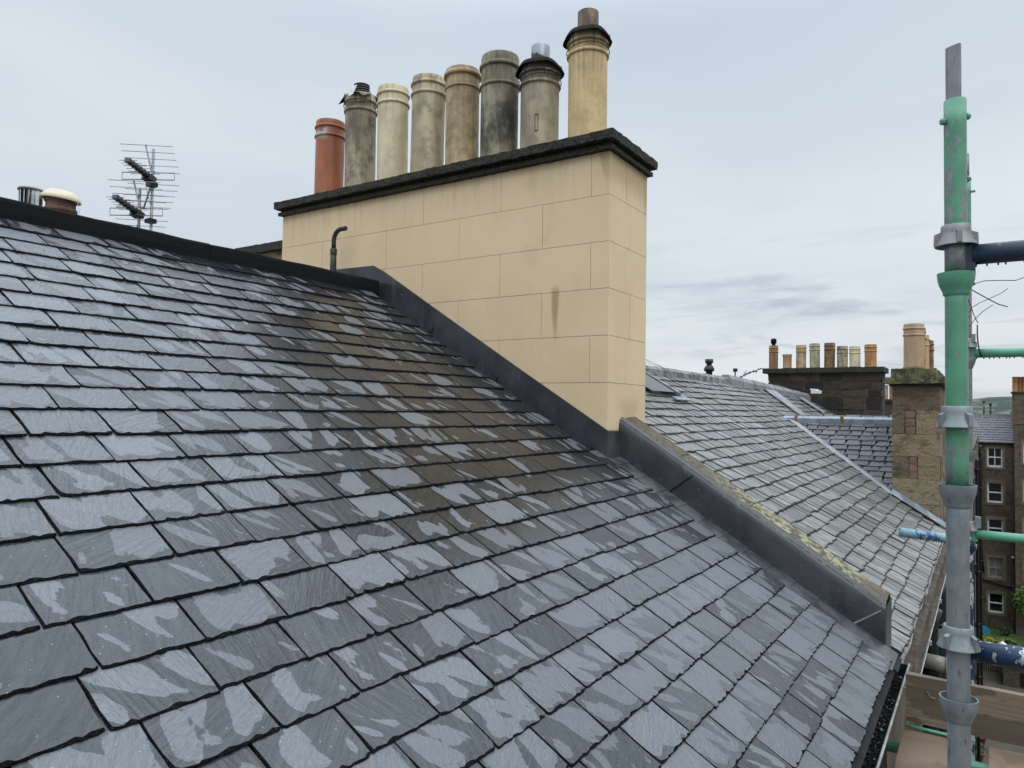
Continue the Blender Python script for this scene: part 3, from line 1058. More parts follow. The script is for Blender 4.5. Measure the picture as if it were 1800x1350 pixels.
# lead up the foot of the stack
d = MB()
HT = [(4.56, 1.128), (4.06, 1.118), (3.95, 1.062), (3.40, .722), (2.70, .292), (1.995, -.132)]
HB = [(4.56, .58), (4.06, .86), (3.95, .80), (3.40, .50), (2.70, .08), (1.995, -.36)]
fr = [(X0 - .012 + U(-.003, .003), y, z) for y, z in HT]
fb = [(X0 - .018, y, z) for y, z in HB]
bk = [(X0 - .003, y, z) for y, z in HT]
bkb = [(X0 - .003, y, z) for y, z in HB]
n = len(HT)
for i in range(n - 1):
    d.add([fr[i], fr[i + 1], fb[i + 1], fb[i]], [(0, 1, 2, 3)])
    d.add([fr[i], fr[i + 1], bk[i + 1], bk[i]], [(0, 1, 2, 3)])
part('step_flashing', d, 'dark_lead', ch)
d = MB()
zt, zb = -.132, -.36
d.add([(X0 - .012, 1.995, zt), (X0 - .002, 1.984, zt - .002), (4.305, 1.984, zt - .004), (4.305, 1.984, zb), (X0 - .004, 1.980, zb - .01), (X0 - .018, 1.994, zb)],
      [(0, 1, 4, 5), (1, 2, 3, 4)], 0, True)
d.add([(X0 - .002, 1.984, zt - .002), (4.305, 1.984, zt - .004), (4.305, 2.001, zt - .004), (X0 - .002, 2.001, zt - .002)], [(0, 1, 2, 3)])
part('corner_flashing', d, 'dark_lead', ch)
d = MB()
d.prism([(3.99, 3.97, .80), (3.99, 1.96, -.41), (4.13, 1.96, -.40), (4.13, 3.97, .81)], (0, 0, .012))
part('soaker_strip', d, 'dark_lead', ch)
for yy, zz in ((2.86, .262), (2.12, -.19), (3.45, .63)):
    d = MB()
    d.obox((X0 - .026, yy, zz - .045), (0, CS, SS), (1, 0, 0), (0, -SS, CS), .022, .003, .020)
    part('lead_clip', d, 'dark_lead', ch)

# pots ------------------------------------------------------------------
ZB = 1.770
PG = 'chimney pots in a row on the cream stack'


def pot_profile(r, h, kind):
    t = .028
    def bead(z, k=1.065, w=.026):
        q = [(r * .972, z - w / 2), (r * .972, z - w / 2), (r * (k - .022), z - w * .42), (r * k, z - w * .12), (r * (k - .006), z + w * .22), (r * (k - .045), z + w * .44), (r * .982, z + w * .5), (r * .982, z + w * .5)]
        return q
    if kind == 'two':          # two raised bands below the lip
        p = [(r * .97, 0), (r * .97, h * .5)] + bead(h - .140) + bead(h - .058) + [(r * .985, h - .008), (r * .965, h)]
    elif kind == 'high':       # heavy band near the lip
        p = [(r * .97, 0), (r * .97, h * .5)] + bead(h - .150, 1.04, .022) + bead(h - .045, 1.10, .038) + [(r * .985, h - .008), (r * .965, h)]
    elif kind == 'tall':
        p = [(r * .97, 0), (r * .97, h * .4)] + bead(h - .235, 1.055, .026) + bead(h - .085, 1.085, .034) + [(r * .985, h - .010), (r * .96, h)]
    else:
        p = [(r * .98, 0), (r * .98, h - .05), (r * 1.08, h - .04), (r * 1.08, h)]
    p += [p[-1], (r - t, h), (r - t, h), (r - t, h - .22), (0.001, h - .22)]
    return p


def chimney_pot(y, ztop, r, kind, material, label, x=4.43, zb=ZB, group=PG, name='chimney_pot', seg=40):
    t = thing(name, (x, y, zb), label, 'chimney pot', group)
    t.rotation_euler = (rnd.gauss(0, .006), rnd.gauss(0, .006), 0)
    d = MB()
    d.lathe(pot_profile(r, ztop - zb, kind), (x, y, zb), seg)
    part('pot_body', d, material, t)
    d = MB()
    rr = r * 1.16
    d.lathe([(rr, -.02), (rr * .99, .012), (r * .99, .038)], (x, y, zb), 24, jit=.03)
    part('mortar_bed', d, 'mossy_coping' if zb == ZB else 'sooty_mortar', t)
    return t


pots = [
    (4.930, 2.548, .131, 'two', 'terracotta', 'smooth orange terracotta chimney pot with a patch of mortar'),
    (4.538, 2.693, .136, 'two', 'pot_grey', 'grey stained chimney pot topped with a torn sheet and black flue hose'),
    (4.157, 2.674, .132, 'two', 'pot_cream', 'palest cream open chimney pot with a brown lip'),
    (3.783, 2.666, .139, 'two', 'pot_stone', 'stone coloured open pot with two green tinged bands'),
    (3.424, 2.643, .136, 'high', 'pot_tan', 'tan brown mottled open pot beside the soot blackened one'),
    (3.074, 2.661, .147, 'tall', 'pot_sooty', 'soot blackened grey chimney pot with pale upper bands'),
    (2.715, 2.488, .145, 'two', 'pot_drab', 'drab grey pot carrying a silver and rust flue cowl'),
    (2.320, 2.612, .140, 'two', 'pot_buff', 'buff yellow pot with a rusty cowl at the end of the stack'),
]
PT = [chimney_pot(*a) for a in pots]
# pot 2: black hose, torn sheet, wire
t = PT[1]
d = MB()
pr = []
z = 2.69
for i in range(7):
    pr += [(.062, z + .020 * i), (.070, z + .020 * i + .005), (.070, z + .020 * i + .013), (.062, z + .020 * i + .018)]
pr += [(.056, z + .135), (.056, z + .135), (.056, z + .02)]
d.lathe([(a, bz - 2.69 - .03) for a, bz in pr], (4.43, 4.53, 2.69), 24)
part('flue_hose', d, 'black_plastic', t)
d = MB()
ring = []
for i in range(20):
    a = 2 * math.pi * i / 20
    ring.append((4.43 + math.cos(a) * .062, 4.53 + math.sin(a) * .062, 2.715))
out = []
for i in range(20):
    a = 2 * math.pi * i / 20
    rr = .150 + .035 * math.sin(3.3 * a + 1) + U(-.02, .02)
    out.append((4.43 + math.cos(a) * rr, 4.53 + math.sin(a) * rr, 2.690 - max(0, rr - .14) * U(.3, 1.6)))
d.add(ring + out, [(i, (i + 1) % 20, 20 + (i + 1) % 20, 20 + i) for i in range(20)])
part('torn_sheet', d, 'soot_black', t)
d = MB()
d.add([(4.285, 4.56, 2.735), (4.288, 4.44, 2.730), (4.272, 4.47, 2.655), (4.270, 4.52, 2.64)], [(0, 1, 2, 3)])
part('pale_flap', d, 'white_paint', t)
d = MB()
d.tube([(4.43 + math.cos(a) * .146, 4.538 + math.sin(a) * .146, 2.600 + .006 * math.sin(3 * a)) for a in [2 * math.pi * i / 24 for i in range(25)]], .004, 6)
for a in (3.6, 4.5, 2.7):
    d.tube([(4.43 + math.cos(a) * .147, 4.538 + math.sin(a) * .147, 2.695), (4.43 + math.cos(a) * .149, 4.538 + math.sin(a) * .149, 2.60)], .0035, 5)
part('tie_wire', d, 'wire_black', t)


def cowl(t, y, zpot, r, rc, h, mt, x=4.43):
    d = MB()
    # thin dished plate over the lip, slightly buckled
    seg = 36
    vs = []
    for rr, dz in ((.05, .012), (r * .9, .016), (r * 1.13, .004), (r * 1.24, -.030)):
        for i in range(seg):
            a = 2 * math.pi * i / seg
            bz = .010 * math.sin(2 * a + 1) + .006 * math.sin(5 * a)
            k = 1 + .03 * math.sin(3 * a + y)
            vs.append((x + math.cos(a) * rr * k, y + math.sin(a) * rr * k, zpot + dz + (bz if rr > r * .95 else 0)))
    fs = [(k * seg + i, k * seg + (i + 1) % seg, (k + 1) * seg + (i + 1) % seg, (k + 1) * seg + i) for k in range(3) for i in range(seg)]
    d.add(vs, fs, 0, True)
    part('cap_plate', d, 'soot_black', t)
    d = MB()
    d.lathe([(rc * .80, 0), (rc * .80, .05)], (x, y, zpot + .01), 24)
    part('flue_neck', d, 'galvanised_dull' if mt == 'half_rusted_steel' else 'soot_black', t)
    d = MB()
    d.lathe([(rc * .93, 0), (rc, .0), (rc, .0), (rc, h - .004), (rc * .985, h), (rc * .985, h), (rc * .90, h), (rc * .90, h), (rc * .90, .01)], (x, y, zpot + .028), 32)
    part('cowl_drum', d, mt, t)
    d = MB()
    d.tube([(x + math.cos(a) * r * 1.07, y + math.sin(a) * r * 1.07, zpot - .105 + .008 * math.sin(2 * a)) for a in [2 * math.pi * i / 28 for i in range(29)]], .0035, 6)
    for a in (2.9, 3.9, 4.9):
        d.tube([(x + math.cos(a) * r * 1.13, y + math.sin(a) * r * 1.13, zpot - .005), (x + math.cos(a) * r * 1.09, y + math.sin(a) * r * 1.09, zpot - .055), (x + math.cos(a) * r * 1.07, y + math.sin(a) * r * 1.07, zpot - .105)], .003, 5)
    part('tie_wire', d, 'wire_black', t)


cowl(PT[6], 2.715, 2.488, .145, .068, .135, 'half_rusted_steel')
cowl(PT[7], 2.320, 2.612, .140, .074, .150, 'rusty_steel')
d = MB()
cy, cz, rr = 2.70, 1.98, .1445
for a0, a1, z0, z1 in ((3.46, 3.62, 1.975, 1.98), (3.46, 3.62, 2.095, 2.10), (3.455, 3.475, 1.975, 2.10), (3.605, 3.625, 1.975, 2.10)):
    q = []
    for i in range(4):
        a = a0 + (a1 - a0) * i / 3
        q.append((4.43 + math.cos(a) * rr, 2.715 + math.sin(a) * rr))
    d.add([(x, y, z0) for x, y in q] + [(x, y, z1) for x, y in q], [(i, i + 1, 5 + i, 4 + i) for i in range(3)])
part('stamped_panel', d, 'soot_black', PT[6])

# bent vent pipe by the ridge
vp = thing('vent_pipe', (4.02, 4.40, .95), 'black bent vent pipe standing at the ridge against the cream stack', 'pipe')
d = MB()
d.tube([(4.02, 4.40, .90), (4.02, 4.402, 1.06), (4.018, 4.398, 1.14), (4.02, 4.40, 1.26)], [.033, .028, .026, .023], 14)
part('lower_sleeve', d, 'black_pipe', vp)
d = MB()
d.lathe([(.026, 0), (.027, .003), (.027, .05), (.024, .055)], (4.02, 4.40, 1.215), 16)
part('collar', d, 'black_pipe', vp)
d = MB()
pts = [(4.02, 4.40, 1.26), (4.02, 4.40, 1.33)]
for i in range(8):
    a = math.pi / 2 * i / 7
    pts.append((4.02, 4.40 - .085 * (1 - math.cos(a)), 1.335 + .085 * math.sin(a)))
pts.append((4.02, 4.265, 1.419))
d.tube(pts, .0185, 14)
part('bent_top', d, 'black_pipe', vp)

# ------------------------------------------------------------------ skew: lead covered gable wall
sk = thing('skew_wall', (4.47, 1.2, -.6), 'sloping gable wall with dark lead side and yellow lichen top', 'wall')


def skz(y):       # top line
    return -1.0 + (y - .495) * .625


d = MB()
XA, XB = 4.318, 4.622
d.prism([(XA + .008, .47, -1.75), (XA + .008, .47, skz(.47)), (XA + .008, 2.0, skz(2.0)), (XA + .008, 2.0, -1.2)], (XB - XA - .008, 0, 0))
part('core', d, 'lichen_stone', sk)
ys = [.455, .74, 1.18, 1.62, 2.001]
for i in range(4):
    d = MB()
    y0, y1 = ys[i] + .003, ys[i + 1] - .003
    nseg = 8
    vs = []
    for k in range(nseg + 1):
        y = y0 + (y1 - y0) * k / nseg
        for x, dz in ((XA + .04, .004), (XA + .15, .012), (XB - .05, .012), (XB, -.006), (XB + .004, -.06)):
            vs.append((x + U(-.004, .004), y, skz(y) + dz + U(-.004, .004)))
    d.add(vs, [(k * 5 + j, (k + 1) * 5 + j, (k + 1) * 5 + j + 1, k * 5 + j + 1) for k in range(nseg) for j in range(4)])
    part('coping_stone', d, 'lichen_stone', sk)
# lead: panels lapped at two seams, rolled over the top edge
for y0, y1 in ((.452, .66), (.657, 1.568), (1.565, 2.004)):
    d = MB()
    nseg = max(3, int((y1 - y0) / .05))
    vs = []
    for k in range(nseg + 1):
        y = y0 + (y1 - y0) * k / nseg
        slant = .0
        zt = skz(y)
        zbm = zt - .238
        wv = .003 * math.sin(y * 9) + U(-.0008, .0008)
        off = -.005 if y0 > .6 and y0 < 1.5 else 0
        for x, z in ((XA - .012 + off, zbm), (XA - .010 + wv + off, zt - .15), (XA - .006 + wv + off, zt - .055), (XA - .001 + off, zt - .022), (XA + .010, zt - .002), (XA + .028, zt + .010), (XA + .052, zt + .0135 + wv), (XA + .056, zt + .008)):
            vs.append((x, y, z))
    m_ = 8
    d.add(vs, [(k * m_ + j, (k + 1) * m_ + j, (k + 1) * m_ + j + 1, k * m_ + j + 1) for k in range(nseg) for j in range(m_ - 1)], 0, True)
    part('lead_cover', d, 'dark_lead', sk)
# scalloped weld on the end panel and clips
d = MB()
p0, p1 = Vector((XA - .012, .475, skz(.475) - .035)), Vector((XA - .015, .625, skz(.625) - .232))
for i in range(34):
    q = p0.lerp(p1, i / 33)
    d.obox(q, (0, 1, .2), (0, -.2, 1), (1, 0, 0), .0035, .0035, .002)
part('weld_bead', d, 'grey_lead', sk)
d = MB()
p0, p1 = Vector((XA - .009, 1.505, skz(1.505) - .028)), Vector((XA - .0185, 1.655, skz(1.655) - .232))
d.obox(p0.lerp(p1, .5), p1 - p0, (1, 0, 0), (p1 - p0).cross(Vector((1, 0, 0))), (p1 - p0).length / 2, .004, .0028)
part('lap_seam', d, 'soot_black', sk)
for yy in (1.86, 1.40, 1.02, .60):
    d = MB()
    d.obox((XA - .0145, yy, skz(yy) - .225), (0, .85, .53), (0, -.53, .85), (1, 0, 0), .030, .020, .0032)
    part('lead_clip', d, 'soaker_lead', sk)
d = MB()
d.add([(XA - .006, .452, skz(.452) - .01), (XA + .03, .448, skz(.45) + .004), (XB, .452, skz(.452) - .004), (XB, .456, -1.5), (XA + .03, .452, -1.42), (XA - .006, .452, skz(.452) - .24)], [(0, 1, 4, 5), (1, 2, 3, 4)])
part('end_cover', d, 'dark_lead', sk)
# lead soakers between the slates and the wall
d = MB()
for k in range(0, 13):
    s0 = .46 + GA * k
    a = on_roof(4.02, s0, .002)
    b2 = on_roof(4.31, s0, .004)
    c2 = on_roof(4.31, s0 + GA + .02, .000)
    e2 = on_roof(4.02, s0 + GA + .02, -.002)
    d.prism([a, b2, c2, e2], EZ * .003)
part('soaker_strip', d, 'soaker_lead', sk)
d = MB()
d.prism([on_roof(4.11, .43, -.012), on_roof(4.33, .43, -.012), on_roof(4.33, 2.3, -.012), on_roof(4.11, 2.3, -.012)], -EZ * .05)
part('gutter_board', d, 'under_roof', sk)

# ------------------------------------------------------------------ neighbouring roof, weathered
nr = thing('weathered_roof', (9, 2, -.4), 'weathered grey slate roof beyond the skew wall, with lead ridge', 'roof')
Z0N = -1.615


def on_n(x, y, h=0.0):
    return Vector((x, y, Z0N + S * y)) + EZ * h


d = MB()
d.prism([on_n(4.62, .42, -.03), on_n(16.4, .42, -.03), on_n(16.4, 3.47, -.03), on_n(4.62, 3.47, -.03)], -EZ * .06)
d.prism([(4.62, 3.47, .44), (16.4, 3.47, .44), (16.4, 6.8, -1.5), (4.62, 6.8, -1.5)], (0, -.03, -.06))
part('roof_deck', d, 'under_roof', nr)
rng = random.Random(5)
specs = []
ga = .140
kmax = int((3.46 - .40) / CS / ga)
for k in range(kmax + 1):
    s = .40 / CS + .004 + ga * k * 1.0
    x = 4.615 + rng.uniform(0, .05)
    xend = 16.0
    while x < xend:
        wd = rng.choice((.10, .115, .13, .15, .17, .20)) + rng.uniform(-.01, .01)
        cx = x + wd / 2
        x += wd + rng.uniform(.002, .008)
        y = s * CS
        # hidden under the cross roof or behind the stack
        if y < 2.52 and cx > 10.1 + (y - .975) * .8387 + .15 and cx < 14.2 and y < 2.6:
            continue
        wave = .010 * mnoise.noise((cx * 1.1, k * .7, 0)) + rng.uniform(-.010, .008)
        h = .010 + rng.uniform(-.003, .006) + .012 * mnoise.noise((cx * .8, s * .8, 4))
        tail = Vector((cx, (s + wave) * CS, Z0N + S * (s + wave) * CS)) + EZ * h
        vis = 1.0
        q = px_of(tail)
        # what the cream stack and the lead skew hide counts least
        if q and (q[0] < 1128 or q[1] > 740 + (q[0] - 1120) * .72):
            vis = 1e-3
        specs.append((tail, wd, rng.uniform(-.02, .02), vis))
ey_t = (EY + EZ * -0.095).normalized()
lay_slates(nr, specs, ['weathered_slate', 'weathered_slate_edge'], .14, .24, .016, 1.5, EX, ey_t, EX.cross(ey_t), 300, 14, rng, 'slate_remainder')
# ridge
xs = [4.7, 6.2, 7.7, 9.1, 10.3, 11.42]
for i in range(5):
    d = MB()
    a, b2 = xs[i] + .004, xs[i + 1] - .004
    prof = [(3.38, .43), (3.385, .505), (3.43, .545), (3.52, .548), (3.56, .50), (3.56, .42)]
    d.loft([[(a + (b2 - a) * t / 6, y + U(-.004, .004), z + U(-.005, .005)) for y, z in prof] for t in range(7)], 0, False)
    part('ridge_stone', d, 'ridge_stone', nr)
p0, p1 = Vector((11.42, 3.44, .47)), Vector((16.5, 3.09, .26))
nq = 9
for i in range(nq):
    d = MB()
    a, b2 = p0.lerp(p1, i / nq + .003), p0.lerp(p1, (i + 1) / nq - .003)
    rings = []
    for q in (a, b2):
        rings.append([q + Vector((0, -.07, -.05)), q + Vector((0, -.065, .05)), q + Vector((0, -.02, .115 + U(-.006, .006))), q + Vector((0, .08, .115)), q + Vector((0, .12, .05)), q + Vector((0, .12, -.15))])
    d.loft(rings)
    part('ridge_lead', d, 'grey_lead', nr)
d = MB()
d.prism([on_n(13.05, 3.30, .045), on_n(13.75, 3.30, .045), on_n(12.72, 2.50, .045), on_n(12.30, 2.50, .045)][::-1], EZ * .02)
part('lead_strip', d, 'grey_lead', nr)
d = MB()
d.prism([on_n(14.95, 3.10, .05), on_n(15.25, 3.10, .05), on_n(14.85, 2.60, .05), on_n(14.62, 2.60, .05)][::-1], EZ * .02)
part('lead_strip', d, 'grey_lead', nr)
# small rooflight by the stack
rl = thing('rooflight', (7.6, 3.1, .25), 'low lead framed rooflight beside the cream stack on weathered slates', 'rooflight')
for i in range(3):
    d = MB()
    xx = 7.80 + .055 * i
    d.obox(on_n(xx, 3.14, .055 - .008 * i), EX, EY, EZ, .018, .24, .020)
    part('frame_bar', d, 'grey_lead' if i % 2 else 'bright_lead', rl)
d = MB()
d.obox(on_n(7.42, 3.14, .045), EX, EY, EZ, .35, .23, .02)
part('pane', d, 'window_glass', rl)
d = MB()
d.obox(on_n(7.75, 2.86, .04), EX, EY, EZ, .22, .035, .006)
part('apron', d, 'bright_lead', rl)

# neighbour's gutter
ng = thing('mud_filled_gutter', (7, .31, -1.45), 'brown muddy gutter with pale lip along the weathered slates', 'gutter')
d = MB()
half_round(d, 4.47, 10.2, .366, -1.425, .063, .005, 10, 0, math.pi, 12, .006)
part('trough', d, 'zinc_lip', ng)
d = MB()
n = 24
vs = []
for i in range(n + 1):
    x = 4.48 + 5.70 * i / n
    for j in range(5):
        vs.append((x, .312 + .11 * j / 4, -1.458 + U(-.006, .006) - .012 * (1 - abs(j - 2) / 2)))
d.add(vs, [(i * 5 + j, (i + 1) * 5 + j, (i + 1) * 5 + j + 1, i * 5 + j + 1) for i in range(n) for j in range(4)])
part('silt', d, 'gutter_mud', ng)
for x in (5.2, 6.4, 7.6, 8.8):
    d = MB()
    d.box(x, x + .03, .290, .304, -1.432, -1.408)
    part('bracket', d, 'zinc_lip', ng)

# cross roof behind the wallhead stack
cr = thing('cross_roof', (11, 1.6, -.4), 'small purple slate cross roof with pale lead ridge behind the brown stack', 'roof')
CXv = Vector((1.3, 0, .93)).normalized()
CXr = Vector((0, -1, 0))
CXn = CXr.cross(CXv)
BASE = Vector((10.1, .975, -1.03))
d = MB()
rt = Vector((11.4, 0, -.10))
d.prism([Vector((10.1, .55, -1.03)) - CXn * .03, Vector((10.1, .98, -1.03)) - CXn * .03, Vector((11.4, 2.53, -.10)) - CXn * .03, Vector((11.4, .55, -.10)) - CXn * .03], -CXn * .05)
d.prism([(11.4, .55, -.13), (11.4, 2.53, -.13), (12.7, .98, -1.06), (12.7, .55, -1.06)], (-.03, 0, -.05))
part('roof_deck', d, 'under_roof', cr)
rng = random.Random(21)
specs = []
L = 1.60
gk = .108
for k in range(15):
    t = gk * k + .01
    yv = .975 + (2.53 - .975) * (t / L)
    y = .90 + rng.uniform(0, .06)
    while y < yv + .12:
        wd = rng.choice((.12, .14, .16, .18, .20))
        cy = y + wd / 2
        y += wd + .008
        tt = t + rng.uniform(-.010, .010)
        tail = Vector((BASE.x, cy, BASE.z)) + CXv * tt + CXn * (.012 + rng.uniform(-.003, .004))
        specs.append((tail, wd, rng.uniform(-.02, .02), 1.0))
ey_t = (CXv - CXn * .10).normalized()
lay_slates(cr, specs, ['purple_slate', 'weathered_slate_edge'], .15, .19, .015, 1.8, CXr, ey_t, CXr.cross(ey_t), 300, 12, rng, 'slate_remainder')
ysx = [.95, 1.72, 2.36, 2.62]
for i in range(3):
    d = MB()
    a, b2 = ysx[i] + .002, ysx[i + 1] - .002
    prof = [(11.30, -.165), (11.30, -.085), (11.335, -.055), (11.44, -.055), (11.48, -.10), (11.50, -.19)]
    d.loft([[(x, a + (b2 - a) * t / 4, z + U(-.004, .004)) for x, z in prof] for t in range(5)])
    part('ridge_lead', d, 'bright_lead', cr)
for yy in (1.74, 2.37, 1.02):
    d = MB()
    d.box(11.288, 11.50, yy - .018, yy + .018, -.170, -.048)
    part('ridge_strap', d, 'rust_strap' if yy > 1.1 else 'bright_lead', cr)
# valley lead between the two roofs
d = MB()
a, b2 = Vector((10.1, .975, -1.03)), Vector((11.36, 2.48, -.13))
nseg = 14
vs = []
for i in range(nseg + 1):
    q = a.lerp(b2, i / nseg)
    wv = U(-.01, .01)
    vs += [q + Vector((-.060 + wv, .02, 0)) + EZ * .035, q + Vector((-.035 + wv, .0, 0)) + EZ * .050, q + Vector((.01, -.02, 0)) + EZ * .05]
d.add(vs, [(i * 3 + j, (i + 1) * 3 + j, (i + 1) * 3 + j + 1, i * 3 + j + 1) for i in range(nseg) for j in range(2)])
part('valley_lead', d, 'grey_lead', cr)

# wallhead stack ---------------------------------------------------------
ws = thing('sandstone_stack', (10.9, .72, 0), 'brown sandstone chimney stack with mossy cap and red stone insets', 'chimney')
WX0, WX1, WY0, WY1 = 10.1, 12.6, .464, .977
d = MB()
d.box(WX0 + .02, WX1, WY0 + .02, WY1 - .02, -3.0, .36)
part('core', d, 'sooty_mortar', ws)


def block(parent, x0, x1, y0, y1, z0, z1, mt, jit=.004, name='stone'):
    d = MB()
    j = lambda: U(-jit, jit)
    vs = []
    for z in (z0, z1):
        for x, y in ((x0, y0), (x1, y0), (x1, y1), (x0, y1)):
            vs.append((x + j(), y + j(), z + j()))
    d.add(vs, [(0, 3, 2, 1), (4, 5, 6, 7), (0, 1, 5, 4), (1, 2, 6, 5), (2, 3, 7, 6), (3, 0, 4, 7)])
    return part(name, d, mt, parent, fix=False)


g2 = .0022
zs = [.345, .046, -.244, -.519, -.794, -1.10, -1.45]


def Yp(px):
    return WY1 - (px - 1568.5) * (WY1 - WY0) / 83.5


rows = [[(1568.5, 1652, 'dark_sand_block')], [(1568.5, 1591, 'dark_sand_block'), (1591, 1611, None), (1611, 1652, 'sand_block')], [(1568.5, 1652, 'sand_block')],
        [(1568.5, 1598, 'dark_sand_block'), (1598, 1614, None), (1614, 1652, 'sand_block')], [(1568.5, 1652, 'rubble_stone')], [(1568.5, 1652, 'rubble_stone')]]
for i, rw in enumerate(rows):
    zt, zb = zs[i] - g2, zs[i + 1] + g2
    for a, b2, mt in rw:
        y1, y0 = Yp(a) - g2, Yp(b2) + g2
        if mt:
            block(ws, WX0 - (.01 if mt == 'rubble_stone' else 0), WX0 + .09, y0, y1, zb, zt, mt)
        else:
            hh = (zt - zb) / 3
            for q in range(3):
                block(ws, WX0 - .004, WX0 + .09, y0 + .006, y1 - .006, zb + hh * q + .003, zb + hh * (q + 1) - .003, 'red_stone', .004)
    # side faces
    xx = WX0 + .095
    while xx < WX1:
        wl = U(.35, .65)
        for ya, yb_ in ((WY0, WY0 + .05), (WY1 - .05, WY1)):
            block(ws, xx + g2, min(WX1, xx + wl) - g2, ya, yb_, zb, zt, rnd.choice(['dark_sand_block', 'sand_block']))
        xx += wl
d = MB()
rough_box(d, WX0 - .03, WX1 + .03, .425, 1.005, .345, .372, .1, .004, 4)
part('cap_shadow_band', d, 'sooty_block', ws)  # dark strip standing in for the shadow under the cap
d = MB()
rough_box(d, WX0 - .09, WX1 + .08, .405, 1.045, .374, .452, .06, .008, 5)
part('cap_course', d, 'moss_stone', ws)
d = MB()
rough_box(d, WX0 - .05, WX1 + .05, .50, .985, .453, .560, .06, .012, 6)
part('cap_slab', d, 'moss_stone', ws)
d = MB()
vs = []
for i in range(9):
    t = i / 8
    q = Vector((10.10 - .02, .975, -1.00)).lerp(Vector((10.10 - .02, .405, -1.36)), t)
    vs += [q + Vector((-.005, 0, .07 + U(-.01, .015))), q + Vector((-.03 + U(-.01, .01), 0, .0)), q + Vector((-.10 + U(-.02, .02), 0, -.005)) + EZ * .02]
d.add(vs, [(i * 3 + j, (i + 1) * 3 + j, (i + 1) * 3 + j + 1, i * 3 + j + 1) for i in range(8) for j in range(2)])
part('base_flashing', d, 'bright_lead', ws)
wl_ = 'chimney pots on the brown sandstone stack'
for i, (x, y, zt, r, mt, lb) in enumerate([
        (10.36, .757, 1.135, .118, 'pot_rosy', 'front pink buff pot on the mossy sandstone stack'),
        (10.95, .765, 1.150, .105, 'pot_ochre', 'second pot back, just behind the pink buff one'),
        (11.50, .755, 1.10, .105, 'pot_peach', 'third pot back on the mossy sandstone stack'),
        (12.05, .735, 1.07, .115, 'pot_brown', 'rearmost brown pot on the mossy sandstone stack')]):
    chimney_pot(y, zt, r, 'two', mt, lb, x, .555, wl_, seg=28)

# dark stack on the next gable ---------------------------------------------
ds = thing('sooty_stack', (16.4, 2.9, 0), 'wide soot black stone chimney stack carrying eight pots', 'chimney')
DY0, DY1 = 1.745, 3.93
d = MB()
d.box(16.03, 16.75, DY0 + .03, DY1 - .03, -2.0, .83)
part('core', d, 'sooty_mortar', ds)
rng = random.Random(3)
zc = .825
rowi = 0
while zc > -.75:
    hh = rng.choice((.13, .17, .20, .24))
    y = DY1
    while y > DY0 + .02:
        wl = rng.uniform(.22, .62)
        ya = max(DY0, y - wl)
        if ya - DY0 < .16:
            ya = DY0
        block(ds, 16.0 + rng.uniform(0, .02), 16.1, ya + .008, y - .008, zc - hh + .008, zc - .008, 'sooty_block', .008)
        y = ya
    xx = 16.115
    while xx < 16.72:
        block(ds, xx, min(16.74, xx + .36) - .01, DY0 - .002, DY0 + .06, zc - hh + .008, zc - .008, 'sooty_block', .008)
        xx += .37
    zc -= hh
d = MB()
rough_box(d, 15.93, 16.82, DY0 - .06, DY1 + .10, .832, .935, .09, .008, 9)
part('cap_slab', d, 'mossy_coping', ds)
dg = 'chimney pots on the soot black stack'
for (y, zt, r, mt, kd, lb) in [
        (3.90, 1.46, .098, 'pot_ochre', 'two', 'ochre pot with a small dark cowl on the soot black stack'),
        (3.61, 1.26, .092, 'pot_peach', 'plain', 'shortest pot of the eight, plain peach pink without bands'),
        (3.325, 1.45, .104, 'pot_tan', 'two', 'light tan pot just past the short peach one'),
        (3.045, 1.475, .104, 'pot_pale', 'two', 'buff pot between a tan pot and the dark brown pot'),
        (2.755, 1.475, .108, 'pot_brown', 'two', 'dark rust brown pot in the middle of the black stack'),
        (2.505, 1.40, .106, 'pot_grey', 'two', 'grey mottled pot next to the dark brown one'),
        (2.265, 1.385, .106, 'pot_cream', 'two', 'pale cream pot next to the grey mottled pot'),
        (1.970, 1.415, .115, 'pot_orange', 'two', 'orange buff pot at the end nearest the sandstone stack')]:
    t = chimney_pot(y, zt, r, kd, mt, lb, 16.36, .93, dg, seg=20)
    if 'cowl' in lb:
        d = MB()
        d.lathe([(.04, 0), (.04, .06), (.06, .06), (.062, .15), (.03, .17), (.001, .17)], (16.36, y, zt - .01), 16)
        part('cowl_drum', d, 'soot_black', t)
# stack further off
fs_ = thing('distant_stack', (25.3, 2.5, 0), 'distant stone stack glimpsed between the black and sandstone stacks', 'chimney')
d = MB()
d.box(25, 25.9, 2.30, 3.2, -3, .36)
part('body', d, 'tenement_stone', fs_)
d = MB()
d.box(24.92, 25.95, 2.25, 3.25, .362, .44)
part('cap_slab', d, 'mossy_coping', fs_)
for y, mt, lb in ((2.63, 'pot_pale', 'pale thin pot on the distant stack glimpsed in the gap'), (2.45, 'pot_orange', 'orange thin pot on the distant stack glimpsed in the gap')):
    chimney_pot(y, .90, .075, 'plain', mt, lb, 25.3, .44, 'pots on the distant stack', seg=16)
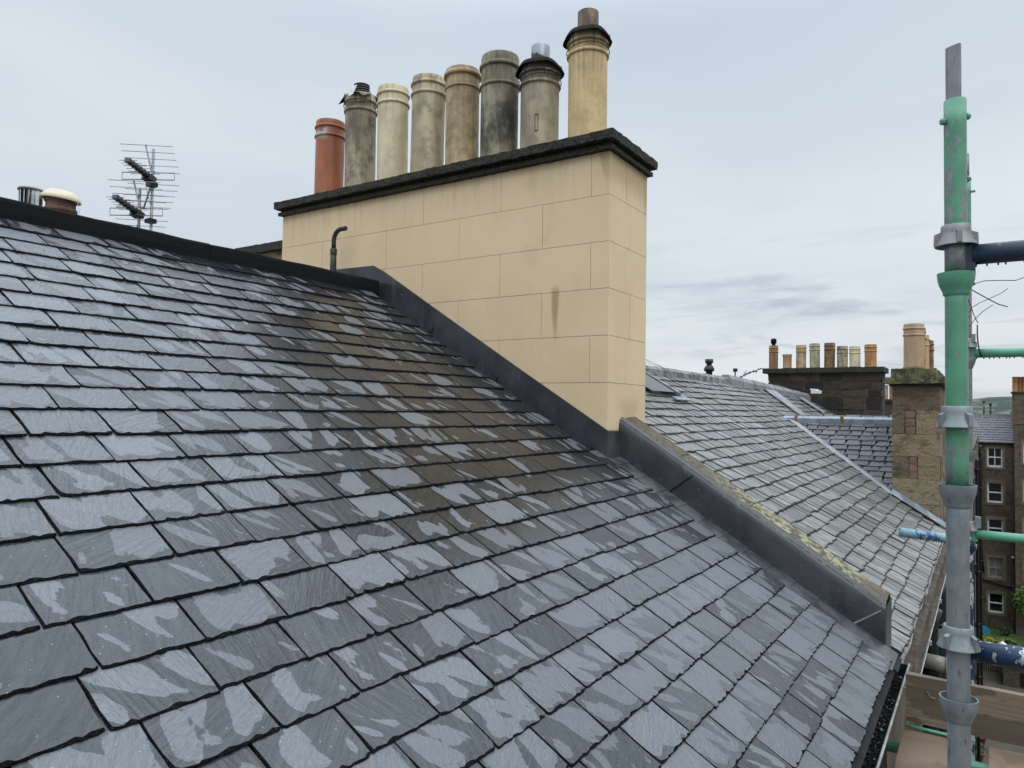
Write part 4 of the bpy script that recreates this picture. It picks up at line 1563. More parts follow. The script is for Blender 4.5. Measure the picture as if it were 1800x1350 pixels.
# odds on the neighbouring ridge
gv = thing('soil_vent', (12.2, 3.95, .3), 'dark green capped vent pipe rising behind the weathered ridge', 'vent pipe')
d = MB()
d.lathe([(.055, -.6), (.055, .36), (.085, .37), (.088, .41), (.06, .46), (.06, .46)], (12.2, 3.98, .32), 16)
part('pipe', d, 'vent_green', gv)
d = MB()
d.lathe([(.045, .46), (.045, .50), (.068, .51), (.068, .575), (.001, .58)], (12.2, 3.98, .32), 16)
part('vent_cap', d, 'vent_green', gv)
d = MB()
d.obox((12.85, 2.37, .345), (0, 1, 0), (1, 0, 0), (0, 0, 1), .075, .05, .025)
d.obox((12.86, 2.40, .385), (0, 1, .1), (1, 0, 0), (0, 0, 1), .06, .04, .012)
solo('white_box', d, 'white_paint', (12.85, 2.37, .31), 'small weathered white box sitting by the lead ridge', 'box')
pd = MB()
for q in ((13.667, 3.77, .679), (13.713, 3.698, .733)):
    pass
cb = thing('twig_cable', (13.7, 3.65, .7), 'cable tangled with twigs sagging from the black stack to the ridge', 'cable')
d = MB()
cp = [(13.40, 3.95, .56), (13.55, 3.86, .63), (13.667, 3.77, .690), (13.713, 3.698, .735), (13.77, 3.609, .767), (13.827, 3.519, .811), (15.2, 3.62, .88), (15.95, 3.75, .90)]
d.tube(cp, .008, 6)
part('cable', d, 'wire_black', cb)
d = MB()
for i in range(46):
    t = rng.random() * 4
    k = int(t)
    q = Vector(cp[k + 1]).lerp(Vector(cp[k + 2]), t - k)
    dd = Vector((rng.uniform(-1, 1), rng.uniform(-1, 1), rng.uniform(-1, 1))).normalized() * rng.uniform(.02, .055)
    d.tube([q, q + dd], [.010, .004], 5)
part('twigs', d, 'wire_black', cb, kind='stuff')
for i, (a, b2) in enumerate((((8.0, 4.15, 1.02), (8.60, 3.42, .545)), ((8.0, 4.15, .90), (8.50, 3.43, .545)), ((8.0, 4.15, .96), (8.68, 3.42, .545)))):
    d = MB()
    d.tube([a, Vector(a).lerp(Vector(b2), .5) + Vector((0, 0, -.008)), b2], .004, 5)
    lb = ['upper thin pale stay wire slanting to the weathered ridge by the stack', 'lower thin pale stay wire slanting to the weathered ridge by the stack', 'middle thin pale stay wire slanting to the weathered ridge by the stack'][i]
    solo('stay_wire', d, 'cable_pale', b2, lb, 'wire', 'stay wires by the cream stack')
d = MB()
d.tube([(12.9, 3.75, .1), (12.92, 3.74, .72)], .012, 6)
d.obox((12.92, 3.74, .74), (0, 1, 0), (1, 0, 0), (0, 0, 1), .035, .02, .03)
d.tube([(12.9, 3.70, .45), (12.98, 3.56, .74)], .006, 5)
solo('stub_aerial', d, 'wire_black', (12.9, 3.75, .2), 'tiny stub aerial on the weathered ridge past the vent', 'aerial')

# ------------------------------------------------------------------ behind the near ridge
bw = thing('parapet_wall', (4.95, 5.9, .5), 'low stone parapet with black coping behind the cream stack', 'wall')
d = MB()
d.box(4.78, 5.2, 5.22, 6.60, -1.5, 1.575)
part('body', d, 'sand_block', bw)
d = MB()
rough_box(d, 4.72, 5.26, 5.23, 6.68, 1.578, 1.66, .05, .006, 12)
part('coping_slab', d, 'mossy_coping', bw)
sb = thing('rear_stack', (3.3, 7.6, .5), 'low rendered stack just hidden by the black ridge', 'chimney')
d = MB()
d.box(2.85, 3.75, 7.30, 8.05, -1.6, 1.42)
part('body', d, 'cream_render', sb)
d = MB()
d.box(2.80, 3.80, 7.25, 8.10, 1.422, 1.50)
part('coping_slab', d, 'mossy_coping', sb)
tp = thing('capped_pot', (3.36, 7.5, 1.5), 'terracotta pot under a cream mushroom cowl behind the ridge', 'chimney pot')
d = MB()
d.lathe([(.130, 0), (.128, .33), (.140, .34), (.142, .37), (.128, .375), (.128, .43), (.142, .44), (.140, .47), (.10, .475)], (3.36, 7.51, 1.50), 30)
part('pot_body', d, 'old_terracotta', tp)
d = MB()
d.lathe([(.172, -.030), (.178, -.018), (.160, .012), (.125, .050), (.112, .060), (.112, .060), (.06, .064), (.001, .065)], (3.36, 7.51, 1.985), 30, axis=(.05, -.10, 1))
d.lathe([(.172, -.030), (.16, -.015), (.001, -.01)], (3.36, 7.51, 1.985), 30, axis=(.05, -.10, 1))
part('mushroom_cowl', d, 'cream_plastic', tp)
d = MB()
for a in range(5):
    t = a * 1.26
    d.tube([(3.36 + math.cos(t) * .12, 7.51 + math.sin(t) * .12, 1.96), (3.36 + math.cos(t) * .12, 7.51 + math.sin(t) * .12, 2.0)], .006, 5)
d.tube([(3.44, 7.37, 1.95), (3.46, 7.35, 1.85), (3.44, 7.36, 1.78)], .003, 5)
part('cowl_wire', d, 'cable_pale', tp)
lc = thing('louvred_cowl', (3.18, 7.74, 1.5), 'shiny steel louvred flue cowl behind the ridge beside the capped pot', 'flue cowl')
d = MB()
d.lathe([(.07, 0), (.07, .55)], (3.19, 7.74, 1.50), 16)
part('flue_core', d, 'soot_black', lc)
for a in range(14):
    t = 2 * math.pi * a / 14
    d = MB()
    d.obox((3.19 + math.cos(t) * .085, 7.74 + math.sin(t) * .085, 1.93), (math.cos(t + .9), math.sin(t + .9), 0), (-math.sin(t + .9), math.cos(t + .9), 0), (0, 0, 1), .018, .004, .11)
    part('blade', d, 'silver_steel', lc)
d = MB()
d.lathe([(.001, .012), (.10, .010), (.112, 0), (.112, -.014), (.001, -.014)], (3.19, 7.74, 2.055), 24)
part('top_plate', d, 'galvanised_dull', lc)

# TV aerial
ae = thing('tv_aerial', (3.575, 6.285, -.4), 'mast with two stacked television aerials behind the ridge', 'aerial')
MX = Vector((3.57, 6.283, 0))
d = MB()
d.tube([(3.57, 6.283, -.48), (3.57, 6.283, 2.30)], .013, 10)
part('mast', d, 'aerial_metal', ae)
d = MB()
d.obox((3.57, 6.283, -.47), (1, 0, 0), (0, 1, 0), (0, 0, 1), .12, .12, .03)
part('mast_base', d, 'galvanised_dull', ae)
d = MB()
d.tube([(3.50, 6.36, 1.93), (3.50, 6.36, 1.40)], .013, 8)
part('side_post', d, 'aerial_metal', ae)
ER = Vector((.56, -.83, 0)).normalized()
EF = Vector((-.90, -.045, .40)).normalized()      # boom of the aerial runs towards the camera and up
for (bx, top, n_, sd) in ((Vector((3.56, 6.29, 2.03)), 2.26, 0, 1), (Vector((3.50, 6.36, 1.70)), 1.925, 1, -1)):
    lab = 'upper of the two aerials on the mast' if n_ == 0 else 'lower of the two aerials on the mast'
    d = MB()
    d.tube([bx, bx + EF * .25], .010, 8)
    bo = part('boom', d, 'black_plastic', ae, lab)
    # black director blocks climbing along the boom
    d = MB()
    d.obox(bx + EF * .02 + Vector((0, 0, -.015)), ER, EF, ER.cross(EF), .040, .030, .030)
    part('balun_box', d, 'black_plastic', ae)
    for k in range(6):
        q = bx + EF * (.06 + .036 * k)
        d = MB()
        d.obox(q, ER, EF, ER.cross(EF), .028 - .001 * k, .010, .020)
        d.tube([q - ER * (.13 - .010 * k), q + ER * (.13 - .010 * k)], .0025, 5)
        part('director', d, 'black_plastic', ae)
    d = MB()
    q = bx + EF * .03
    for sgn in (-1, 1):
        e0, e1 = q + ER * (sgn * .04), q + ER * (sgn * .235)
        up = Vector((0, 0, .032))
        d.tube([e0 + up, e1 + up, e1 - up, e0 - up], .005, 6)
    part('dipole', d, 'aerial_metal', ae)
    # reflector grids above and below, leaning back
    for k in range(5):
        for sgn in (-1, 1):
            zz = bx.z + sgn * (.055 + .056 * k)
            c0 = Vector((bx.x + .02 - .02 * k, bx.y - .01, zz))
            d = MB()
            d.tube([c0 - ER * .235 + Vector((0, 0, .012)), c0 + ER * .235 - Vector((0, 0, .006))], .0030, 5)
            part('reflector_rod', d, 'aerial_metal', ae)
    d = MB()
    d.tube([Vector((bx.x - .06, bx.y, bx.z + .29)), Vector((bx.x + .02, bx.y, bx.z)), Vector((bx.x - .06, bx.y, bx.z - .29))], .008, 6)
    part('reflector_spine', d, 'aerial_metal', ae)
    d = MB()
    d.obox(Vector((3.565, 6.283, bx.z - .06)), (1, 0, 0), (0, 1, 0), (0, 0, 1), .035, .04, .018)
    part('clamp', d, 'black_plastic', ae)
d = MB()
d.tube([(3.56, 6.29, 2.0), (3.53, 6.32, 1.95), (3.545, 6.30, 1.86), (3.565, 6.275, 1.75), (3.56, 6.28, 1.40)], .005, 5)
part('aerial_lead', d, 'white_paint', ae)

# ------------------------------------------------------------------ building walls below the eaves
d = MB()
d.box(-1.2, 4.44, .525, .85, GZ, -1.40)
solo('rear_wall', d, 'rear_stone', (2, .5, GZ), 'pale stone house wall under the near eaves', 'wall')
nb = thing('terrace_wall', (30, .55, GZ), 'long stone back wall of the terrace running away under the gutter', 'wall')
d = MB()
d.box(4.445, 61.5, .46, .9, GZ, -1.47)
d.box(16.9, 61.5, .46, 7, -1.6, -1.50)
part('masonry', d, 'tenement_stone', nb)
for i, (x, y) in enumerate(((6.5, .37), (7.6, .36), (14.0, .33), (21.0, .30), (30.0, .28), (43.0, .26))):
    t = thing('downpipe', (x, y, GZ), ['nearest black cast iron downpipe under the muddy gutter', 'second black downpipe just past the nearest one', 'third black downpipe along the terrace wall', 'fourth black downpipe along the terrace wall', 'fifth black downpipe along the terrace wall', 'farthest black downpipe along the terrace wall'][i], 'downpipe', 'downpipes on the terrace back wall')
    d = MB()
    d.tube([(x, y, GZ), (x, y, -1.62), (x, y - .03, -1.50)], .055, 12)
    part('pipe', d, 'black_plastic', t)
    for zz in (-1.95, -3.7, -5.5, -7.3, -9.1, -11, -13):
        d = MB()
        d.lathe([(.055, -.07), (.075, -.06), (.075, .05), (.085, .055), (.085, .08), (.055, .08)], (x, y, zz), 14)
        part('collar', d, 'black_plastic', t)
d = MB()
d.tube([(6.35, .44, -1.86), (6.35, .20, -1.88)], .055, 14)
d.lathe([(.066, 0), (.066, .05), (.055, .05)], (6.35, .26, -1.877), 14, axis=(0, -1, 0))
solo('overflow_pipe', d, 'pvc_grey', (6.35, .4, -1.87), 'grey plastic stub pipe poking out below the muddy gutter', 'pipe')

# tenement across the gardens ---------------------------------------------
tn = thing('stone_tenement', (65, -1, GZ), 'brown stone tenement with white sash windows across the gardens', 'building')
TX = 62.0
d = MB()
WIN = [(-.052, -.953, -2.297, -3.711), (-.036, -.969, -4.781, -6.244), (-.019, -.952, -7.379, -8.732), (-.08, -.95, -10.11, -11.572), (-.08, -.98, -12.647, -14.033)]
WCY, WW = -.51, .92
# facade with real openings: piers and bands
ZT = -1.98
cols_y = [WCY + 4.4 * 1, WCY]
yl, yr = 1.6, -1.62


def facade(mb, x, thick, y0, y1, zb, zt, wins):
    """y0>y1; wins: list of (ya, yb, zt, zb) in one column"""
    ya, yb_ = wins[0][0], wins[0][1]
    mb.box(x, x + thick, ya, y0, zb, zt)
    mb.box(x, x + thick, y1, yb_, zb, zt)
    top = zt
    for a, c, t, bo in wins:
        mb.box(x, x + thick, c, a, t, top)
        top = bo
    mb.box(x, x + thick, yb_, ya, zb, top)


facade(d, TX, .5, yl, yr, GZ, ZT, [(WCY + WW / 2, WCY - WW / 2, a[2], a[3]) for a in WIN])
d.box(TX + .5, TX + 9, yr, yl, GZ, ZT)
part('masonry', d, 'tenement_stone', tn)


def sash(parent, x, ya, yb_, zt, zb, bars, open_=False, frame='white_paint', pane='window_glass'):
    w0 = .09
    d = MB()
    xx = x + .16
    zm = (zt + zb) / 2
    d.box(xx, xx + .08, ya - w0, ya, zb, zt)
    d.box(xx, xx + .08, yb_, yb_ + w0, zb, zt)
    d.box(xx, xx + .08, yb_ + w0, ya - w0, zt - .07, zt)
    d.box(xx - .05, xx + .09, yb_ + w0, ya - w0, zb, zb + .13)
    d.box(xx, xx + .08, yb_ + w0, ya - w0, zm - .045, zm + .045)
    if bars:
        d.box(xx + .01, xx + .06, (ya + yb_) / 2 - .022, (ya + yb_) / 2 + .022, zb + .13, zm - .045)
        d.box(xx + .01, xx + .06, (ya + yb_) / 2 - .022, (ya + yb_) / 2 + .022, zm + .045, zt - .07)
    wdw = part('window', d, frame, parent)
    d = MB()
    d.add([(xx + .05, ya, zb), (xx + .05, yb_, zb), (xx + .05, yb_, zt), (xx + .05, ya, zt)], [(0, 1, 2, 3)])
    part('pane', d, pane, wdw)
    d = MB()
    m_ = .14
    d.box(x - .03, x + .2, ya + .002, ya + m_, zb - .15, zt + .18)
    d.box(x - .03, x + .2, yb_ - m_, yb_ - .002, zb - .15, zt + .18)
    d.box(x - .03, x + .2, yb_ - .001, ya + .001, zt + .002, zt + .18)
    d.box(x - .07, x + .2, yb_ - .001, ya + .001, zb - .15, zb - .002)
    part('stone_margin', d, 'margin_stone', parent)


for i, a in enumerate(WIN):
    sash(tn, TX, WCY + WW / 2, WCY - WW / 2, a[2], a[3], i in (0, 3), frame='white_paint' if i != 3 else 'pvc_grey', pane='window_glass' if i != 3 else 'blind')
# projecting wing
d = MB()
WX = 61.2
wz = [(-1.85, -3.3), (-4.5, -6.0), (-7.1, -8.6), (-9.85, -11.3)]
facade(d, WX, .5, -1.64, -9.0, GZ, .35, [(-2.14, -3.1, a, c) for a, c in wz])
d.box(WX + .5, WX + 9, -9.0, -1.64, GZ, .35)
part('masonry', d, 'tenement_stone', tn)
for i, (a, c) in enumerate(wz):
    sash(tn, WX, -2.14, -3.1, a, c, i == 0)
# roofs
d = MB()
d.prism([(TX - .12, yl, ZT + .02), (TX - .12, yr + .0, ZT + .02), (TX + 3.6, yr, ZT + 1.92), (TX + 3.6, yl, ZT + 1.92)], (.03, 0, -.10))
rf = part('roof', d, 'far_roof_slate', tn)
rngt = random.Random(2)
vd = []
for k in range(11):
    q = k / 11
    x = TX - .12 + 3.72 * q
    z = ZT + .02 + 1.90 * q
    y = yl
    while y > yr:
        wd = rngt.uniform(.2, .34)
        y2 = max(yr, y - wd)
        lift = rngt.uniform(.015, .045)
        d2 = MB()
        vd.append((x, y, y2, z, lift))
        y = y2 - .012
d = MB()
for x, y, y2, z, lift in vd:
    d.add([(x, y, z + lift + .03), (x, y2, z + lift + .03), (x + .38, y2, z + .194 + .012), (x + .38, y, z + .194 + .012), (x, y, z), (x, y2, z)], [(0, 1, 2, 3), (0, 4, 5, 1)])
part('roof_slates', d, 'far_roof_slate', rf, kind='stuff', fix=False)
d = MB()
d.box(TX + 3.5, TX + 3.8, yr, yl, ZT + 1.90, ZT + 2.06)
part('ridge_lead', d, 'grey_lead', tn)
d = MB()
d.box(TX - .22, TX - .10, yr - .4, yl, ZT - .06, ZT + .03)
part('gutter', d, 'soot_black', tn)
d = MB()
d.prism([(WX, -1.64, .352), (WX, -9, .352), (WX + 4, -9, 2.2), (WX + 4, -1.64, 2.2)], (.03, 0, -.08))
part('roof', d, 'far_roof_slate', tn)
d = MB()
d.box(WX - .05, WX + .9, -2.6, -1.55, -.6, 1.55)
cs_ = part('chimney', d, 'tenement_stone', tn)
d = MB()
d.box(WX - .12, WX + .97, -2.67, -1.48, 1.552, 1.66)
part('chimney_cap', d, 'mossy_coping', cs_)
for y, x in ((-1.72, WX + .2), (-2.02, WX + .45), (-2.3, WX + .3)):
    chimney_pot(y, 2.72, .17, 'plain', 'pot_orange', {-1.72: 'orange pot at the near corner of the tenement chimney', -2.02: 'middle orange pot of the tenement chimney', -2.3: 'third orange pot of the tenement chimney, cut by the picture edge'}[y], x, 1.66, 'pots on the tenement chimney', seg=14)
for y, zz in ((.13, 1.2), (-.29, .95)):
    d = MB()
    d.tube([(TX + 3.7, y, ZT + 1.9), (TX + 3.7, y, zz - .25)], .06, 8)
    d.tube([(TX + 3.7, y, zz - .25), (TX + 3.7, y, zz)], .09, 8)
    solo('roof_vent', d, 'rusty_steel' if y > 0 else 'vent_green', (TX + 3.7, y, ZT + 1.9), 'taller pale tipped vent pipe on the tenement ridge' if y > 0 else 'shorter dark vent pipe on the tenement ridge', 'vent pipe', 'vent pipes on the tenement ridge')
d = MB()
d.tube([(TX - .10, .50, GZ), (TX - .10, .50, ZT - .1)], .09, 8)
d.tube([(TX - .10, .22, GZ + 4), (TX - .10, .34, GZ + 6), (TX - .10, .30, ZT - 1.2)], .06, 8)
d.tube([(TX - .08, .5, -11.75), (TX - .08, -1.5, -12.1)], .05, 6)
part('downpipe', d, 'soot_black', tn)
for y, z in ((-1.85, -8.75), (-1.5, -9.95)):
    d = MB()
    d.obox((TX - .1, y if y > -1.6 else -1.5, z), (1, 0, 0), (0, 1, 0), (0, 0, 1), .06, .09, .07)
    part('wall_lamp', d, 'white_paint', tn)

# ------------------------------------------------------------------ gardens


def bush(name, c, r, n, mt, label, cat='bush', group=None, trunk=0.5, leaf=.10, seed=1, squash=.8):
    t = thing(name, c, label, cat, group)
    rg = random.Random(seed)
    d = MB()
    d.tube([c, (c[0], c[1], c[2] + trunk + r * .5)], [.06, .02], 7)
    for k in range(5):
        a = rg.uniform(0, 6.28)
        d.tube([(c[0], c[1], c[2] + trunk * .6), (c[0] + math.cos(a) * r * .6, c[1] + math.sin(a) * r * .6, c[2] + trunk + r * rg.uniform(.2, .9))], [.03, .01], 5)
    part('trunk', d, 'bark', t)
    d = MB()
    lobes = [(rg.uniform(-.55, .55) * r, rg.uniform(-.55, .55) * r, rg.uniform(-.3, .5) * r * squash, rg.uniform(.35, .6) * r) for _ in range(8)]
    for i in range(n):
        lx, ly, lz, lr = rg.choice(lobes)
        v = Vector((rg.gauss(0, 1), rg.gauss(0, 1), rg.gauss(0, 1))).normalized() * lr * rg.uniform(.55, 1.08)
        p = Vector((c[0] + lx + v.x, c[1] + ly + v.y, c[2] + trunk + r * .8 + lz + v.z * squash))
        a = Vector((rg.uniform(-1, 1), rg.uniform(-1, 1), rg.uniform(-1, 1))).normalized()
        bb_ = a.orthogonal().normalized()
        s = leaf * rg.uniform(.6, 1.4)
        d.add([p - a * s, p + bb_ * s * .5, p + a * s, p - bb_ * s * .5], [(0, 1, 2, 3)])
    part('foliage', d, mt, t, fix=False)
    return t


bush('yellow_bush', (53.6, .12, GZ), .85, 1500, 'leaf_yellow', 'bright yellow green bush by the wooden fence', seed=3, trunk=.3)
bush('green_bush', (54.2, -.75, GZ), .75, 1300, 'leaf_green', 'mid green bush behind the shed', seed=4, trunk=.3)
bush('dark_bush', (53.8, -1.7, GZ), .8, 1300, 'leaf_dark', 'dark leafy bush at the far side of the shed', seed=5, trunk=.3)
bush('garden_tree', (60.0, -2.15, GZ), .95, 1700, 'leaf_green', 'light green garden tree in front of the tenement wing', 'tree', seed=6, trunk=1.9, squash=1.2)
bush('wall_shrub', (60.6, -1.1, GZ), .35, 300, 'leaf_dark', 'small dark shrub at the foot of the tenement', seed=8, trunk=.1)
fc = thing('garden_fence', (51.9, .2, GZ), 'brown upright slat wooden fence below the yellow bush', 'fence')
for i in range(14):
    y = .88 - .115 * i
    d = MB()
    d.box(51.9, 51.93, y - .045, y + .045, GZ, GZ + 1.45 + U(-.02, .02))
    part('slat', d, 'fence_wood', fc)
for z in (.35, 1.1):
    d = MB()
    d.box(51.935, 51.98, -.70, .95, GZ + z, GZ + z + .07)
    part('rail', d, 'fence_wood', fc)
sh = thing('garden_shed', (50.8, -2.2, GZ), 'low grey roofed garden shed beside the wooden fence', 'shed')
d = MB()
d.box(49.6, 52.1, -4.2, -.72, GZ, GZ + 1.1)
part('walls', d, 'fence_wood', sh)
d = MB()
for k in range(9):
    t = k / 9
    d = MB()
    d.prism([(49.5 + .32 * k, -4.3, GZ + 1.12 + .055 * k + .03), (49.5 + .32 * k, -.66, GZ + 1.12 + .055 * k + .03), (49.86 + .32 * k, -.66, GZ + 1.12 + .055 * (k + 1)), (49.86 + .32 * k, -4.3, GZ + 1.12 + .055 * (k + 1))], (0, 0, -.03))
    part('roof_board', d, 'shed_roof', sh)
d = MB()
d.box(49.58, 49.6, -3.0, -1.5, GZ + .1, GZ + .85)
part('window', d, 'window_glass', sh)
d = MB()
d.lathe([(.26, 0), (.24, .02), (.04, .20), (.001, .22)], (51.6, -.72, GZ + 1.75), 14)
d.tube([(51.6, -.72, GZ), (51.6, -.72, GZ + 1.75)], .04, 6)
solo('garden_lamp', d, 'white_paint', (51.6, -.72, GZ), 'white conical lamp on a post at the corner of the shed', 'lamp')
d = MB()
d.obox((60.4, .35, GZ + .25), (1, .3, 0), (-.3, 1, 0), (0, 0, 1), .35, .42, .16)
d.obox((60.4, .35, GZ + .45), (1, .1, 0), (-.1, 1, 0), (0, 0, 1), .25, .30, .06)
solo('blue_crate', d, 'blue_plastic', (60.4, .35, GZ), 'bright blue plastic crate on the lawn edge', 'crate')
d = MB()
for i in range(60):
    a = U(0, 6.28)
    rr = U(0, .5)
    d.obox((58.9 + math.cos(a) * rr, .45 + math.sin(a) * rr, GZ + .05 + (.5 - rr) * U(.1, .7)), (U(-1, 1), U(-1, 1), .2), (0, .3, 1), (1, 0, .1), U(.05, .12), U(.04, .08), .03)
solo('rubble_heap', d, 'rust_strap', (58.9, .45, GZ), 'rusty brown heap beside the blue crate', 'heap', kind='stuff')
for i, (x, y, lb) in enumerate(((40.0, .38, 'upper terracotta flowerpot seen through the scaffold deck gap'), (38.0, .46, 'lower terracotta flowerpot seen through the scaffold deck gap'))):
    t = thing('flowerpot', (x, y, GZ), lb, 'flowerpot', 'flowerpots far below the deck gap')
    d = MB()
    d.lathe([(.22, 0), (.30, .42), (.34, .42), (.34, .5), (.30, .5), (.30, .5), (.28, .45), (.001, .45)], (x, y, GZ), 16)
    part('pot_body', d, 'old_terracotta', t)
    d = MB()
    for k in range(160):
        v = Vector((rnd.gauss(0, .16), rnd.gauss(0, .16), abs(rnd.gauss(.12, .15))))
        p = Vector((x, y, GZ + .5)) + v
        a = Vector((U(-1, 1), U(-1, 1), U(-1, 1))).normalized()
        q = a.orthogonal()
        d.add([p - a * .06, p + q * .03, p + a * .06, p - q * .03], [(0, 1, 2, 3)])
    part('plant', d, 'leaf_dark', t, fix=False)

# ------------------------------------------------------------------ scaffold
PX, PY = 2.045, .0585
CUPS = [.338, -.174, -.680]


def lower_cup(t, x, y, z, mt):
    d = MB()
    d.lathe([(.0245, -.050), (.0280, -.047), (.0285, -.041), (.0315, -.034), (.0360, -.024), (.0392, -.012), (.0408, .004), (.0408, .006), (.0408, .006), (.0375, .006), (.0375, .006), (.0350, -.010), (.0245, -.020)], (x, y, z), 40)
    return part('bottom_cup', d, mt, t)


def top_cup(t, x, y, z, mt, a0=0.3):
    """sliding cup: collar, flared skirt and four lugs"""
    d = MB()
    d.lathe([(.0250, .030), (.0300, .031), (.0320, .029), (.0325, .016), (.0350, .004), (.0435, -.014), (.0455, -.020), (.0455, -.020), (.0430, -.021), (.0300, .000), (.0250, .000)], (x, y, z), 40)
    for k in range(4):
        a = a0 + k * math.pi / 2
        rx = Vector((math.cos(a), math.sin(a), 0))
        ty = Vector((-math.sin(a), math.cos(a), 0))
        c = Vector((x, y, z))
        pr = [c + rx * .031 + Vector((0, 0, .016)), c + rx * .046 + Vector((0, 0, .010)), c + rx * .047 + Vector((0, 0, -.018)), c + rx * .036 + Vector((0, 0, -.016))]
        d.prism([q - ty * .0055 for q in pr], ty * .011)
    return part('top_cup', d, mt, t)


st1 = thing('scaffold_standard', (PX, PY, -1.5), 'nearest galvanised and green scaffold upright with cup joints', 'scaffold pole', 'upright scaffold poles')
R0 = .0243


def straight(name, z0, z1, r, mt, parent, x=PX, y=PY, seg=32):
    d = MB()
    n = max(2, int((z1 - z0) / .06))
    d.tube([(x, y, z0 + (z1 - z0) * i / n) for i in range(n + 1)], r, seg)
    return part(name, d, mt, parent)


straight('tube_upper', .330, .770, R0, 'green_paint_top', st1)
straight('tube_middle', -.180, .3298, R0, 'green_paint_mid', st1)
straight('tube_lower', -3.8, -.1802, R0, 'galvanised_steel', st1)
d = MB()
sq = [(-.0165, -.012), (-.012, -.0165), (.010, -.0165), (.0165, -.010), (.0165, .010), (.010, .0165), (-.010, .0165), (-.0165, .010)]
vs0 = [(PX + a + .002, PY + c + .003, .765) for a, c in sq]
vs1 = [(PX + a + .002, PY + c + .003, .906 - (.005 if i in (5, 6, 7) else 0)) for i, (a, c) in enumerate(sq)]
d.loft([vs0, vs1])
part('spigot', d, 'galvanised_dull', st1)
d = MB()
dirb = Vector((.55, -.83, -.05)).normalized()
for q, sgn in ((Vector((PX, PY, .733)), 1), (Vector((PX, PY, .716)), -1)):
    d.tube([q + dirb * (sgn * .020), q + dirb * (sgn * .031)], .0055, 8)
    d.lathe([(.001, .0), (.0085, .0), (.0085, .007), (.006, .010), (.001, .010)], q + dirb * (sgn * .026), 8, axis=dirb * sgn, smooth=False)
part('bolt', d, 'green_paint', st1)
d = MB()
q = Vector((PX, PY, .578))
d.tube([q + dirb * .018, q + dirb * .037], .0042, 8)
d.lathe([(.001, 0), (.008, 0), (.008, .006), (.001, .006)], q + dirb * .026, 6, axis=dirb, smooth=False)
part('cup_pin', d, 'galvanised_dull', st1)
lower_cup(st1, PX, PY, CUPS[0], 'green_paint')
lower_cup(st1, PX, PY, CUPS[1], 'galvanised_steel')
lower_cup(st1, PX, PY, CUPS[2], 'galvanised_steel')
lower_cup(st1, PX, PY, -1.19, 'galvanised_steel')
top_cup(st1, PX, PY, .430, 'galvanised_dull', .2)
top_cup(st1, PX, PY, -.010, 'galvanised_steel', .7)
top_cup(st1, PX, PY, -.535, 'galvanised_steel', 1.0)

S2X, S2Y = 4.62, .084
st2 = thing('scaffold_standard', (S2X, S2Y, -1.5), 'second scaffold upright half hidden behind the nearest, blue at its foot', 'scaffold pole', 'upright scaffold poles')
straight('tube_upper', .92, 1.28, R0, 'green_paint', st2, S2X, S2Y, 20)
straight('spigot', 1.28, 1.43, .017, 'galvanised_dull', st2, S2X, S2Y, 14)
straight('tube_middle', -.70, .92, R0, 'galvanised_dull', st2, S2X, S2Y, 20)
straight('tube_lower', -3.8, -.70, R0, 'blue_paint', st2, S2X, S2Y, 20)
for z, mt in ((.30, 'galvanised_dull'), (-.20, 'galvanised_dull'), (-.70, 'blue_paint'), (-1.2, 'blue_paint')):
    lower_cup(st2, S2X, S2Y, z, mt)
top_cup(st2, S2X, S2Y, .385, 'galvanised_dull', .2)
top_cup(st2, S2X, S2Y, -.60, 'galvanised_dull', .2)
d = MB()
d.obox((S2X - .01, S2Y - .03, .415), (1, 0, 0), (0, 1, 0), (0, 0, 1), .012, .010, .022)
part('wedge', d, 'galvanised_steel', st2)
d = MB()
d.obox((S2X, S2Y - .045, -.575), (1, 0, 0), (0, 1, .1), (0, 0, 1), .014, .014, .030)
part('wedge', d, 'galvanised_steel', st2)
d = MB()
d.lathe([(.001, 0), (.007, 0), (.007, .02), (.001, .02)], (S2X, S2Y - .024, 1.22), 8, axis=(0, -1, 0), smooth=False)
part('bolt', d, 'green_paint', st2)

GL = 'horizontal scaffold tubes'


def ledger(name, a, b2, r, mt, label, blade=True):
    a, b2 = Vector(a), Vector(b2)
    t = thing(name, a, label, 'scaffold tube', GL)
    d = MB()
    n = 10
    d.tube([a.lerp(b2, i / n) for i in range(n + 1)], r, 24)
    part('tube', d, mt, t)
    if blade:
        dr = (b2 - a).normalized()
        d = MB()
        sd = dr.cross(Vector((0, 0, 1)))
        d.obox(a - dr * .006, dr, sd, (0, 0, 1), .012, .014, .038)
        part('blade_end', d, mt, t)
    return t


ledger('scaffold_ledger', (PX + .002, PY - .034, .386), (PX + .02, -1.6, .386), R0, 'navy_paint', 'thick navy blue scaffold tube with worn paint at the top')
ledger('scaffold_ledger', (S2X, S2Y - .036, .333), (S2X + .02, -1.7, .333), R0, 'green_paint', 'upper plain green scaffold tube with hanging drips')
ledger('scaffold_ledger', (S2X, S2Y - .036, -.640), (S2X + .02, -1.7, -.655), R0, 'green_paint', 'lower green scaffold tube in front of the tenement windows')
ledger('scaffold_ledger', (PX + .055, .045, -.573), (PX + .08, -1.6, -.578), R0 * 1.06, 'blue_paint', 'dark blue scaffold tube flecked with white above the gardens', False)
ledger('scaffold_ledger', (4.50, .405, -.648), (4.53, .07, -.668), R0, 'pale_blue_paint', 'pale blue flaked tube stub reaching over the weathered slates', False)
d = MB()
for i in range(60):
    y = PY - .05 - 1.2 * (i / 60) + U(-.01, .01)
    d.lathe([(.001, -.004), (.0022, -.002), (.002, .002)], (PX + .01, y, .386 - R0 - .0005), 6)
